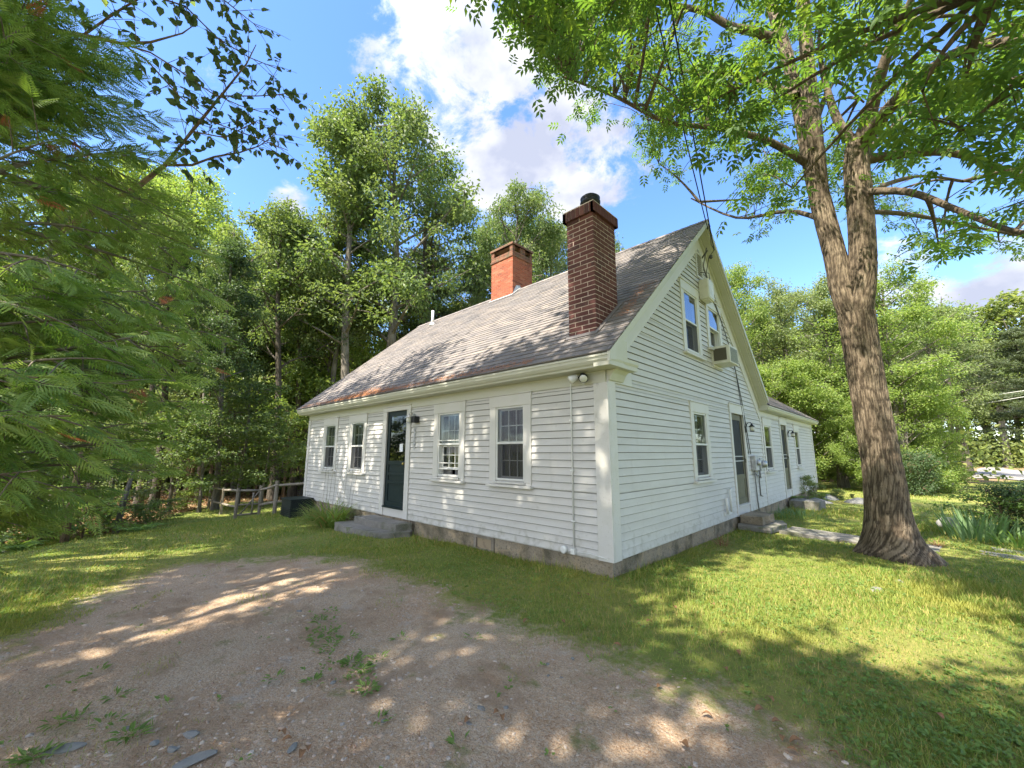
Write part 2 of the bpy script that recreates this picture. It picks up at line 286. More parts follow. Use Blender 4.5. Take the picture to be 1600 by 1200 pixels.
M['daylily']=leafm('strap_leaves',[(.10,.19,.04),(.08,.16,.035),(.12,.21,.05),(.10,.19,.04),(.07,.15,.03),(.22,.18,.07)])
M['iris']=leafm('sword_leaves',[(.06,.14,.05),(.09,.18,.06),(.07,.15,.07)])
M['grass']=leafm('grass_blades',[(.05,.12,.018),(.11,.20,.03),(.07,.15,.02),(.15,.22,.04),(.24,.23,.08),(.09,.18,.025)],var=[(.8,(.16,.21,.04),.5,.68),(3,(.06,.13,.018),.58,.75),(2.1,(.20,.17,.07),.68,.85)],f=.35,tr=(1.2,1.2,.5),spec=.15)
# ------------------------------------------------------------ ground
CTRL=np.array([(0,0,-.2),(-2.3,0,-.25),(-4.5,0,-.27),(-9.9,0,-.38),(-7.5,-.5,-.36),(0,3,-.24),(0,5.3,-.27),(0,10,-.3),(.5,15.3,-.36),(2.7,-4.6,-.24),(0,-3,-.24),(-5,-5,-.32),(-8.5,-3,-.42),(-10.8,-.5,-.5),(-12,-.9,-.72),(-15,-.9,-.86),(-18.5,-.8,-.98),(-12.5,-4.6,-.78),(-12.3,-8,-.8),(-16,-6,-1.05),(-20,5,-1.2),(-25,-10,-1.4),(3,4,-.22),(3,9,-.3),(3,14,-.38),(3,24,-.45),(6,43,-.4),(16,60,-.4),(12,5,-.3),(15,20,-.4),(-30,30,-1.3),(5,-15,-.3),(-10,-15,-.7),(60,60,-.6),(-60,60,-2),(-60,-60,-2),(60,-60,-.6),(-5,20,-.6)],float)
def gz(x,y):
    x=np.asarray(x,float); y=np.asarray(y,float)
    d=(x[...,None]-CTRL[:,0])**2+(y[...,None]-CTRL[:,1])**2; wt=1/(d+.35)**1.7
    return (wt*CTRL[:,2]).sum(-1)/wt.sum(-1)
def inpoly(x,y,poly):
    x=np.asarray(x,float); y=np.asarray(y,float); r=np.zeros(x.shape,bool); n=len(poly)
    for i in range(n):
        x0,y0=poly[i][:2]; x1,y1=poly[(i+1)%n][:2]
        if y0==y1: continue
        c=((y0>y)!=(y1>y))&(x<(x1-x0)*(y-y0)/(y1-y0)+x0); r^=c
    return r
def pdist(x,y,poly):
    x=np.asarray(x,float); y=np.asarray(y,float); best=np.full(x.shape,1e9); n=len(poly)
    for i in range(n):
        ax,ay=poly[i][:2]; bx,by=poly[(i+1)%n][:2]; dx,dy=bx-ax,by-ay; t=np.clip(((x-ax)*dx+(y-ay)*dy)/(dx*dx+dy*dy+1e-9),0,1)
        best=np.minimum(best,np.hypot(x-ax-t*dx,y-ay-t*dy))
    return np.where(inpoly(x,y,poly),best,-best)
GRAVEL=[tuple(H(*p)[:2]) for p in [(-60,1015),(50,975),(130,935),(200,896),(300,870),(450,864),(575,876),(640,905),(700,940),(800,975),(900,1003),(1000,1050),(1100,1092),(1230,1150),(1320,1205)]]+[(2.6,-3.2),(4.2,-5.5),(5,-9),(-6,-12),(-9,-8)]
WOODS=[tuple(H(*p,-.8)[:2]) for p in [(-400,860),(0,850),(110,842),(210,828),(262,802),(318,786)]]+[(-20,.5),(-17,4),(-12,11),(-4,17),(-3,27),(-60,60),(-80,0),(-60,-20)]
WOODS2=[(3.2,27),(9,40),(30,90),(-40,120),(-3,27)]
VN=lambda x,y,s,k:np.sin(x*s+k)*np.sin(y*s*1.13+2*k)+.5*np.sin(x*s*2.3+1.7*k+y*s)*np.sin(y*s*2.1-k)
def ground():
    g=np.sinh(np.linspace(-1,1,461)*6.2)/np.sinh(6.2)*420
    X,Y=np.meshgrid(g+0.0,g+0.0,indexing='ij'); X=X-1.; Y=Y-1.5
    Z=gz(X,Y)+.012*VN(X,Y,2.2,1)*(np.hypot(X,Y)<25)
    n=len(g); V=np.stack([X.ravel(),Y.ravel(),Z.ravel()],1)
    i=np.arange(n*n).reshape(n,n); F=np.stack([i[:-1,:-1].ravel(),i[1:,:-1].ravel(),i[1:,1:].ravel(),i[:-1,1:].ravel()],1)
    me=np_mesh('ground',V,[F],smooth=True)
    gr=pdist(X,Y,GRAVEL); wd=np.maximum(pdist(X,Y,WOODS),pdist(X,Y,WOODS2))
    a=me.color_attributes.new('cover','FLOAT_COLOR','POINT')
    c=np.stack([np.clip(gr/1.2*.5+.5,0,1).ravel(),np.clip(wd/2*.5+.5,0,1).ravel(),np.zeros(n*n),np.ones(n*n)],1).astype(np.float32); a.data.foreach_set('color',c.ravel())
    m=bpy.data.materials.new('ground_cover'); m.use_nodes=True; t=m.node_tree; nn=t.nodes; l=t.links; p=nn['Principled BSDF']; p.inputs['Roughness'].default_value=.95; p.inputs['Specular IOR Level'].default_value=.15
    tc=nn.new('ShaderNodeTexCoord'); at_=nn.new('ShaderNodeAttribute'); at_.attribute_name='cover'; sp=nn.new('ShaderNodeSeparateColor'); l.new(at_.outputs['Color'],sp.inputs[0])
    def noise(s,d=6,r=.6):
        x=nn.new('ShaderNodeTexNoise'); x.inputs['Scale'].default_value=s; x.inputs['Detail'].default_value=d; x.inputs['Roughness'].default_value=r; l.new(tc.outputs['Object'],x.inputs['Vector']); return x.outputs[0]
    def rng(v,a,b,c=0,d=1):
        x=nn.new('ShaderNodeMapRange'); x.inputs[1].default_value=a; x.inputs[2].default_value=b; x.inputs[3].default_value=c; x.inputs[4].default_value=d; l.new(v,x.inputs[0]); return x.outputs[0]
    def mix(f,a,b):
        x=nn.new('ShaderNodeMix'); x.data_type='RGBA'; l.new(f,x.inputs[0])
        for k,q in ((6,a),(7,b)):
            if isinstance(q,tuple): x.inputs[k].default_value=(*q,1)
            else: l.new(q,x.inputs[k])
        return x.outputs[2]
    def madd(a,b,k):
        x=nn.new('ShaderNodeMath'); x.operation='MULTIPLY_ADD'; l.new(b,x.inputs[0]); x.inputs[1].default_value=k; l.new(a,x.inputs[2]); return x.outputs[0]
    grass=mix(rng(noise(.6),.42,.66),(.15,.19,.04),(.30,.27,.085)); grass=mix(rng(noise(35,3),.5,.75),grass,(.16,.22,.045)); grass=mix(rng(noise(9),.55,.75),grass,(.2,.17,.09))
    dirt=mix(rng(noise(1.1),.38,.66),(.50,.375,.25),(.43,.28,.165)); dirt=mix(rng(noise(60,4),.45,.7),dirt,(.54,.46,.36)); dirt=mix(rng(noise(130,3),.5,.72),dirt,(.16,.12,.09)); dirt=mix(rng(noise(2.3),.60,.78),dirt,(.42,.385,.33)); dirt=mix(rng(noise(1.7,7),.52,.66),dirt,(.32,.225,.145)); dirt=mix(rng(noise(3.7,8),.60,.72),dirt,(.2,.2,.08))
    litter=mix(rng(noise(2.),.4,.65),(.18,.12,.075),(.36,.235,.14)); litter=mix(rng(noise(25),.5,.7),litter,(.12,.17,.05)); litter=mix(rng(noise(.9),.55,.7),litter,(.14,.21,.06))
    gm=rng(madd(madd(sp.outputs[0],noise(2.2,8,.7),.75),noise(14,5),.35),.98,1.14)
    wm=rng(madd(sp.outputs[1],noise(1.3,8,.7),.5),.68,.8)
    c=mix(gm,grass,dirt); c=mix(wm,c,litter); l.new(c,p.inputs['Base Color'])
    b=nn.new('ShaderNodeBump'); b.inputs['Strength'].default_value=.9; b.inputs['Distance'].default_value=.03; l.new(noise(45,6,.7),b.inputs['Height'])
    b2=nn.new('ShaderNodeBump'); b2.inputs['Strength'].default_value=.5; b2.inputs['Distance'].default_value=.06; l.new(noise(7,4),b2.inputs['Height']); l.new(b2.outputs[0],b.inputs['Normal']); l.new(b.outputs[0],p.inputs['Normal'])
    o=finish('ground',me,m,None); tag(o,kind='structure')
ground()
# the road past the lawn
def road():
    pts=[((1528,733),(1516,748)),((1562,725),(1560,748)),((1600,722),(1600,752)),((1700,722),(1700,765)),((1900,722),(2000,790))]
    mb=MB(); vs=[]
    for a,b in pts:
        A=H(*a,-.40); B=H(*b,-.40)
        for P in (A,B): vs.append((P[0],P[1],float(gz(P[0],P[1]))+.05))
    mb.add(vs,[(2*i,2*i+1,2*i+3,2*i+2) for i in range(len(pts)-1)]); o=mb.build('road',M['asphalt']); tag(o,kind='structure')
road()
# ------------------------------------------------------------ house
L=9.985; PY,PZ=3.75,6.01; S1=.853; S2=.907; YB=7.40
def zf(y): return PZ-S1*(PY-y) if y<=PY else PZ-S2*(y-PY)     # roof surface height over the main block
OF=lambda a,d,z:(a,-d,z)        # front plane (faces -Y)
OG=lambda a,d,z:(d,a,z)         # gable plane (faces +X)
house=empty('farmhouse',(0,0,-.3),'white clapboard cape farmhouse with grey shingle roof, two brick chimneys and a long side wing','house')
WF={'nearest':(-2.033,-1.424),'second':(-3.58,-2.953),'third':(-7.172,-6.542),'far':(-8.729,-8.116)}
ZB,ZT=.872,2.008
def hole(a0,a1,z0,z1): return (a0,a1,z0,z1)
def siding(name,tf,z0,z1,lo,hi,holes,expo=.1,lab=None):
    mb=MB(); z=z0; k=0
    while z<z1-1e-4:
        zt=min(z+expo+random.uniform(-.003,.003),z1)
        cuts=sorted({z,zt}|{c for h in holes for c in h[2:4] if z<c<zt}); jt=random.uniform(0,3.5)
        for a,b in zip(cuts[:-1],cuts[1:]):
            seg=[(lo(a),hi(a),lo(b),hi(b))]; mid=(a+b)/2
            ints=sorted((h[0],h[1]) for h in holes if h[2]<mid<h[3])
            x0b,x1b,x0t,x1t=seg[0]; pieces=[]; sb,st=x0b,x0t
            for (p,q) in ints:
                if q<=min(sb,st) or p>=max(x1b,x1t): continue
                if p>sb: pieces.append((sb,p,st,p))
                sb=st=q
            if sb<x1b: pieces.append((sb,x1b,st,x1t))
            oa=.021-.017*(a-z)/expo; ob=.021-.017*(b-z)/expo
            for (pb,qb,pt,qt) in pieces:
                # boards butt at random joints
                js=[t for t in np.arange(pb+jt,qb,3.6) if pb+.3<t<qb-.3]; xs=[pb]+list(js)+[qb]
                for i in range(len(xs)-1):
                    e=random.uniform(-.0015,.0015); A,B=xs[i],xs[i+1]; At=pt if i==0 else A; Bt=qt if i==len(xs)-2 else B
                    g=.0008 if i<len(xs)-2 else 0
                    v=[tf(A,oa+e,a),tf(B-g,oa+e,a),tf(Bt-g,ob,b),tf(At,ob,b),tf(A,-.002,a),tf(B-g,-.002,a)]
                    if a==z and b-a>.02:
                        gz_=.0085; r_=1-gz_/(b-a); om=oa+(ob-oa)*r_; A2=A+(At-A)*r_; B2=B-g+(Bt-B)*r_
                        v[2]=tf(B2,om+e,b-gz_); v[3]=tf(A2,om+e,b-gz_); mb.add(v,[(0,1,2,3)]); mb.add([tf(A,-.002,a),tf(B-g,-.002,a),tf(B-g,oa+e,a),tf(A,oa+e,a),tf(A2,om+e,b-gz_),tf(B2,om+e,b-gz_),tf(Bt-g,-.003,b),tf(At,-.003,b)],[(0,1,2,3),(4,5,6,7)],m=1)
                    else: mb.add(v,[(0,1,2,3)])
        z=zt; k+=1
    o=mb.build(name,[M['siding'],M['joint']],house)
    if lab: o['label']=lab
    return o
CW=.14
holesF=[hole(a-CW+.02,b+CW-.02,ZB-.09,ZT+.15) for a,b in WF.values()]+[hole(-5.62,-4.52,-.1,2.3)]
siding('front_wall',OF,0,2.20,lambda z:-L+.1,lambda z:-.16,holesF)
GW=[(2.867,3.48)]; EW=[(7.753,8.433),(11.731,12.368)]; UW=[(2.803,3.429,3.147,4.291),(4.10,4.73,3.45,4.291)]
GD=(5.044,5.887); ED=(9.704,10.454)
def lo_g(z): return max(.14,PY-(PZ-.5-z)/S1) if z>2.3 else .14
def hi_g(z): return min(7.45,PY+(PZ-.5-z)/S2) if z>2.25 else 7.45
holesG=[hole(a-CW+.02,b+CW-.02,ZB-.09,ZT+.15) for a,b in GW]+[hole(GD[0]-.1,GD[1]+.1,-.05,2.26)]+[hole(a-CW+.02,b+CW-.02,c-.09,d+.14) for a,b,c,d in UW]+[hole(3.6,3.95,4.86,5.32)]
siding('gable_wall',OG,0,5.45,lo_g,hi_g,holesG)
holesE=[hole(a-CW+.03,b+CW-.03,ZB-.09,2.1) for a,b in EW]+[hole(ED[0]-.09,ED[1]+.09,-.05,2.22)]
siding('wing_wall',OG,0,2.25,lambda z:7.5,lambda z:15.05,holesE)
# plain structural shell behind the boards, dark-painted boxes for dim rooms behind the openings
def shell():
    mb=MB()
    def wall(tf,a0,a1,z0,z1,holes,top=None):
        xs=sorted({a0,a1}|{h[0] for h in holes}|{h[1] for h in holes}); 
        for p,q in zip(xs[:-1],xs[1:]):
            m_=(p+q)/2; hs=sorted((h[2],h[3]) for h in holes if h[0]<m_<h[1]); z=z0
            for (u,v_) in hs+[(None,None)]:
                ta,tb=(z1,z1) if top is None else (top(p),top(q))
                if u is None:
                    if z<max(ta,tb): mb.add([tf(p,-.004,z),tf(q,-.004,z),tf(q,-.004,max(z,tb)),tf(p,-.004,max(z,ta))],[(0,1,2,3)])
                else:
                    if u>z: mb.add([tf(p,-.004,z),tf(q,-.004,z),tf(q,-.004,u),tf(p,-.004,u)],[(0,1,2,3)])
                    z=v_
    sh=lambda h:(h[0]+CW-.02,h[1]-CW+.02,h[2]+.09,h[3]-.15)
    wall(OF,-L,0,-.02,2.45,[(a,b,ZB,ZT) for a,b in WF.values()]+[(-5.484,-4.677,.18,2.163)])
    wall(OG,0,YB,-.02,0,[(GW[0][0],GW[0][1],ZB,ZT),(GD[0],GD[1],.2,2.142)]+UW[:1]+[(4.10,4.73,3.45,4.291)],top=lambda y:zf(y)-.12)
    wall(OG,YB,15.17,-.02,2.5,[(a,b,ZB,ZT) for a,b in EW]+[(ED[0],ED[1],.215,2.114)])
    o=mb.build('sheathing',M['siding'],house)
    mb=MB()
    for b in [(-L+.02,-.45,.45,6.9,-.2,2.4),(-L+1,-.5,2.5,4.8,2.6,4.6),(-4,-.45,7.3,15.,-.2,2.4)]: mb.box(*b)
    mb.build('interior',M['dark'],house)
    # far walls (never seen from here, but there)
    mb=MB(); mb.box(-L,-L+.1,0,YB,-.02,2.45); mb.add([(-L,0,2.45),(-L,YB,2.45),(-L,YB,zf(YB)-.12),(-L,PY,PZ-.12),(-L,0,zf(0)-.12)],[(0,1,2,3,4)]); mb.box(-L,0,YB-.1,YB,-.02,2.6); mb.box(-5,-4.9,YB,15.17,-.02,2.5); mb.box(-5,0,15.07,15.17,-.02,2.45)
    mb.add([(0,15.17,2.45),(-5,15.17,2.45),(-2.4,15.17,4.2)],[(0,1,2)]); mb.build('rear_wall',M['siding'],house)
shell()
# roof: every course a row of tabs
def roof():
    mb=MB()
    def slope(o,ux,up,nrm,W,LEN,ex=.14,plain=False):
        o,ux,up,nrm=[np.array(q,float) for q in (o,ux,up,nrm)]; n=int(LEN/ex)+1; ex=LEN/n
        mb.add([o-.02*nrm,o+W*ux-.02*nrm,o+W*ux+LEN*up-.02*nrm,o+LEN*up-.02*nrm],[(0,1,2,3)])
        for k in range(n):
            u=-random.uniform(0,.3)
            while u<W:
                tw=random.choice([.14,.2,.3,.33]); a=max(u,0); b=min(u+tw,W); u+=tw
                if b-a<.02: continue
                t=.007+random.random()*.006; s0=k*ex-random.uniform(0,.008); s1=min((k+1)*ex+.03,LEN)
                P=[o+a*ux+s0*up+t*nrm,o+b*ux+s0*up+t*nrm,o+b*ux+s1*up-.003*nrm,o+a*ux+s1*up-.003*nrm,o+a*ux+s0*up-.01*nrm,o+b*ux+s0*up-.01*nrm]
                mb.add(P,[(0,1,2,3),(4,5,1,0)])
    h1=math.hypot(1,S1); h2=math.hypot(1,S2)
    slope((-L-.2,-.34,zf(-.34)),(1,0,0),(0,1/h1,S1/h1),(0,-S1/h1,1/h1),L+.46,(PY+.34)*h1,.135)
    slope((-L-.2,7.42,zf(7.42)),(1,0,0),(0,-1/h2,S2/h2),(0,S2/h2,1/h2),L+.46,(7.42-PY)*h2,.135)
    k=0; x=-L-.2
    while x<.24:
        for s,sl,h in ((-1,S1,h1),(1,S2,h2)):
            e=random.uniform(0,.004); P=[(x,PY,PZ+.02+e),(x+.2,PY,PZ+.014+e),(x+.2,PY+s*.13,PZ+.014+e-sl*.13),(x,PY+s*.13,PZ+.02+e-sl*.13)]; mb.add(P,[(0,1,2,3)])
        x+=.18
    o=mb.build('roof',M['shingle'],house)
def wing_roof():
    mb=MB(); e=.70; hh=math.hypot(1,e); ex=.14
    for sgn,x0 in ((1,.27),(-1,-5.25)):
        up=np.array([-sgn/hh,0,e/hh]); nr=np.array([sgn*e/hh,0,1/hh]); o=np.array([x0,7.42,2.50]); ux=np.array([0,1.,0]); W=7.95; LEN=2.76*hh; n=int(LEN/ex)
        mb.add([o-.02*nr,o+W*ux-.02*nr,o+W*ux+LEN*up-.02*nr,o+LEN*up-.02*nr],[(0,1,2,3)])
        for k in range(n+1):
            u=0
            while u<W:
                tw=random.choice([.2,.3,.33]); a,b=u,min(u+tw,W); u+=tw; t=.007+random.random()*.005; s0=k*ex; s1=min(s0+ex+.03,LEN)
                if s0>=LEN: continue
                mb.add([o+a*ux+s0*up+t*nr,o+b*ux+s0*up+t*nr,o+b*ux+s1*up-.003*nr,o+a*ux+s1*up-.003*nr,o+a*ux+s0*up-.012*nr,o+b*ux+s0*up-.012*nr],[(0,1,2,3),(4,5,1,0)])
    mb.build('wing_roof',M['shingle'],house)
roof(); wing_roof()
# cornices, rakes, corner boards
def trims():
    X0,X1=-L-.18,.24; mb=MB()
    z=zf(-.34)
    prof=[(-.335,z-.025),(-.335,z-.05),(-.322,z-.055),(-.318,z-.09),(-.292,z-.125),(-.262,z-.145),(-.255,z-.165),(-.235,z-.17),(0.03,z-.17),(.03,z+.2)]
    mb.prism(prof,lambda a,b,t:(t,a,b),X0,X1); mb.build('eave_cornice',M['cornice'],house)
    mb=MB(); mb.box(-L+.0,-.0,-.028,.0,2.195,z-.171); mb.box(-L,0,-.036,-.0285,z-.195,z-.1715); mb.build('frieze_board',M['cornice'],house)
    # corner boards
    mb=MB(); mb.box(-.185,.028,-.03,.0,-.015,2.193,j=.001); mb.box(.0,.03,.001,.165,-.015,2.36); mb.build('corner_board',M['worn_trim'],house,bevel=.003)
    mb=MB(); mb.box(-L-.02,-L+.13,-.03,.0,-.015,2.193); mb.build('corner_board',M['trim'],house,bevel=.003)
    mb=MB(); mb.box(0,.03,15.02,15.19,-.015,2.24); mb.build('corner_board',M['trim'],house,bevel=.003)
    mb=MB(); mb.box(0,.026,7.45,7.53,-.01,2.24); mb.build('corner_board',M['trim'],house)
    # rake boards: soffit, fascia, crown and inner frieze following each slope
    for s,ya,yb in ((S1,-.34,PY),(-S2,PY,7.42)):
        mb=MB()
        def T(y): return PZ-abs(s)*abs(PY-y)
        def band(x0,x1,t,b):  # vertical offsets under roof line
            P=[]
            for x in (x0,x1):
                for y in ((ya if x0>.2 or ya>0 else -.02),yb): P+= [(x,y,T(y)-t),(x,y,T(y)-b)]
            mb.add(P,[(0,1,3,2),(4,6,7,5),(0,2,6,4),(1,5,7,3),(0,4,5,1),(2,3,7,6)])
        band(.225,.262,.012,.13); band(.19,.2245,.09,.17); band(.004,.1895,.15,.19); band(.004,.07,.191,.26)
        mb.build('rake_cornice',M['cornice'],house)
        mb=MB(); lo=.1 if s>0 else PY; hi=PY if s>0 else 7.42
        P=[(.0,lo,T(lo)-.2),(.0,hi,T(hi)-.2),(.0,hi,T(hi)-.56),(.0,lo,T(lo)-.56)]; P+=[(.03,)+p[1:] for p in P]
        mb.add(P,[(0,1,2,3),(7,6,5,4),(0,4,5,1),(1,5,6,2),(2,6,7,3),(3,7,4,0)]); 
        if s>0: mb.box(.0,.031,.1,.62,2.2,2.42)
        mb.build('rake_frieze',M['trim'],house)
    # cornice return on the near corner
    mb=MB(); z=zf(-.34); mb.prism([(.2405,z-.171),(.244,z-.12),(.255,z-.09),(.258,z-.03),(.2405,z-.028)],lambda a,b,t:(a,t,b),-.333,-.002); mb.prism([(.236,z-.171),(.236,z-.12),(.255,z-.09),(.258,z-.05),(.0,z+.03),(.0,z-.171)],lambda a,b,t:(a,t,b),0,.40)
    mb.prism([(.031,z-.30),(.031,z-.172),(.15,z-.172),(.10,z-.22),(.06,z-.3)],lambda a,b,t:(a,t,b),-.02,.33); mb.box(.001,.233,-.3,.39,z-.168,z-.045); mb.prism([(-.3,z-.044),(.0,z+.17),(.14,z+.17),(.14,z-.044)],lambda a,b,t:(t,a,b),.001,.223); mb.prism([(-.32,z-.12),(-.32,z-.04),(.02,z+.18),(.10,z+.18),(.10,z-.06)],lambda a,b,t:(t,a,b),.2425,.2565); mb.build('cornice_return',M['cornice'],house)
    # wing eave
    mb=MB(); mb.prism([(.0,2.66),(.262,2.475),(.262,2.445),(.245,2.44),(.235,2.40),(.20,2.37),(.0,2.355)],lambda a,b,t:(a,t,b),7.424,15.36)
    mb.build('wing_cornice',M['cornice'],house)
    mb=MB(); mb.box(0,.028,7.45,15.17,2.24,2.353); mb.build('wing_frieze',M['trim'],house)
    # foundation blocks
    mb=MB(); y=.02
    for ln in (.62,.5,1.35,1.1,1.3,.9): mb.box(-.35,-.01+random.uniform(-.012,.01),y,min(y+ln,5.0)-.012,-.75,-.016+random.uniform(-.008,0),j=.006); y+=ln
    mb.box(-.35,-.03,5.,7.4,-.75,-.02); y=7.4
    for ln in (1.5,1.3,1.6,1.4,2): mb.box(-.35,-.02+random.uniform(-.012,.01),y,min(y+ln,15.1)-.012,-.95,-.02,j=.006); y+=ln
    x=-.015
    for ln in (2.07,.02,.0,1.9,2.1,1.9,1.5,1.0):
        if ln<.1: continue
        x1=max(x-ln,-L)
        if x>-2.1>x1 or abs(x+2.08)<.05 and ln<1: pass
        mb.box(x1+.01,x,.012+random.uniform(-.01,.01),.35,-.95,-.018,j=.006); x=x1
        if abs(x+2.085)<.02: x=-2.57
    mb.build('foundation',M['granite'],house,bevel=.012)
    mb=MB(); mb.box(-2.56,-2.09,.05,.3,-.6,-.02); mb.build('foundation',M['granite'],house)
    mb=MB(); 
    for b in [(-2.56,-2.50,.0,.05,-.25,-.02),(-2.15,-2.09,.0,.05,-.25,-.02),(-2.5,-2.15,.0,.05,-.06,-.02),(-2.5,-2.15,.0,.05,-.25,-.215)]: mb.box(*b)
    v=mb.build('basement_vent',M['wood_grey'],house)
    mb=MB(); mb.box(-2.5,-2.15,.02,.04,-.215,-.06); mb.build('vent_panel',mat('vent_board',(.34,.27,.18),.8,var=[(9,(.2,.15,.1),.5,.7)]),v)
trims()
def curtain_mesh(mb,tf,a0,a1,z0,z1,d):
    n=26; vs=[]; ph=random.random()*6
    for i in range(n+1):
        t=i/n; a=a0+(a1-a0)*t; dd=d+.018*math.sin(t*38+ph)+.008*math.sin(t*71)
        vs+=[tf(a,dd,z0),tf(a,dd,z1)]
    mb.add(vs,[(2*i,2*i+2,2*i+3,2*i+1) for i in range(n)],0,True)
def window(tf,a0,a1,z0,z1,cols=3,lab=None,head=.18,screen=True,glass='glass',muntin=True,storm_bars=False,raised=False,curtain=True,cw=None):
    cw=cw or CW
    def B(mb,a,b,d0,d1,za,zb):
        P0=tf(a,d0,za); P1=tf(b,d1,zb); mb.box(min(P0[0],P1[0]),max(P0[0],P1[0]),min(P0[1],P1[1]),max(P0[1],P1[1]),za,zb)
    mb=MB(); B(mb,a0-cw,a0,-.0,.032,z0-.02,z1+.0); B(mb,a1,a1+cw,0,.032,z0-.02,z1+.0)
    B(mb,a0-cw-.01,a1+cw+.01,0,.038,z1+.001,z1+head); B(mb,a0-cw-.02,a1+cw+.02,0,.055,z1+head+.001,z1+head+.016)
    win=mb.build('window',M['trim'],house,bevel=.003)
    if lab: win['label']=lab
    mb=MB(); B(mb,a0-cw-.03,a1+cw+.03,0,.085,z0-.10,z0-.062); B(mb,a0-cw,a1+cw,0,.03,z0-.06,z0-.021); B(mb,a0-.03,a1+.03,.033,.062,z0-.045,z0-.02); mb.build('sill',M['trim'],win,bevel=.003)
    mb=MB(); f=.028
    # storm frame + jambs
    B(mb,a0,a0+f,-.10,.018,z0,z1); B(mb,a1-f,a1,-.10,.018,z0,z1); B(mb,a0+f,a1-f,-.10,.018,z1-f,z1); B(mb,a0+f,a1-f,-.10,.02,z0,z0+f)
    zm=(z0+z1)/2; B(mb,a0+f,a1-f,-.005,.021,zm-.016,zm+.016)
    if storm_bars: B(mb,a0+f,a1-f,-.004,.006,z0+.12,z0+.14); B(mb,a0+f,a1-f,-.004,.006,z0+.225,z0+.24); B(mb,a0+f,a1-f,-.004,.006,zm+.06,zm+.075)
    mb.build('frame',M['sash'],win)
    mb=MB(); s=.03; dd=-.055
    halves=[(zm,z1-f,-.04),(z0+f,zm,-.062)]
    if raised: halves=[(zm-.05,z1-f,-.04),(z0+f+.10,zm+.05,-.062)]
    for (p,q,d) in halves:
        B(mb,a0+f,a0+f+s,d-.02,d,p,q); B(mb,a1-f-s,a1-f,d-.02,d,p,q); B(mb,a0+f+s,a1-f-s,d-.02,d,p,p+s); B(mb,a0+f+s,a1-f-s,d-.02,d,q-s,q)
        if muntin:
            A,Bb=a0+f+s,a1-f-s
            for c in range(1,cols): x=A+(Bb-A)*c/cols; B(mb,x-.007,x+.007,d-.015,d-.002,p+s,q-s)
            zz=(p+q)/2; B(mb,A,Bb,d-.0145,d-.0025,zz-.007,zz+.007)
    mb.build('sash',M['sash'],win)
    mb=MB(); 
    for (p,q,d) in halves: mb.add([tf(a0+f,d-.01,p),tf(a1-f,d-.01,p),tf(a1-f,d-.01,q),tf(a0+f,d-.01,q)],[(0,1,2,3)])
    mb.add([tf(a0+f,.004,zm),tf(a1-f,.004,zm),tf(a1-f,.004,z1-f),tf(a0+f,.004,z1-f)],[(0,1,2,3)])
    mb.build('pane',M[glass],win)
    if screen:
        mb=MB(); mb.add([tf(a0+f,.006,z0+f),tf(a1-f,.006,z0+f),tf(a1-f,.006,zm),tf(a0+f,.006,zm)],[(0,1,2,3)]); mb.build('screen',M['screen'],win)
    if curtain:
        mb=MB(); wd=(a1-a0); curtain_mesh(mb,tf,a0-.02,a0+wd*random.uniform(.26,.36),z0-.05,z1+.05,-.16); curtain_mesh(mb,tf,a1-wd*random.uniform(.42,.62),a1+.02,z0-.05,z1+.05,-.16); mb.build('curtain',M['curtain'],win)
    return win
window(OF,*WF['nearest'],ZB,ZT,lab='front window nearest the house corner')
window(OF,*WF['second'],ZB,ZT,lab='front window just right of the door, its lower sash raised',storm_bars=True,raised=True,screen=False)
window(OF,*WF['third'],ZB,ZT,lab='front window just left of the door')
window(OF,*WF['far'],ZB,ZT,lab='front window at the far left end of the wall')
window(OG,*GW[0],ZB,ZT,cols=2,lab='ground floor window of the gable wall')
window(OG,*EW[0],ZB,ZT-.01,lab='wing window left of the far door',muntin=False,glass='glass_high',head=.2,curtain=False,cw=.11)
window(OG,*EW[1],ZB,ZT-.01,lab='wing window right of the far door',muntin=False,glass='glass_high',head=.2,curtain=False,cw=.11)
window(OG,UW[0][0],UW[0][1],UW[0][2],UW[0][3],lab='upper gable window without the air conditioner',glass='glass_high',muntin=False)
uw=window(OG,4.10,4.73,3.45,4.291,lab='upper gable window holding the air conditioner',glass='glass_high',muntin=False,screen=False)
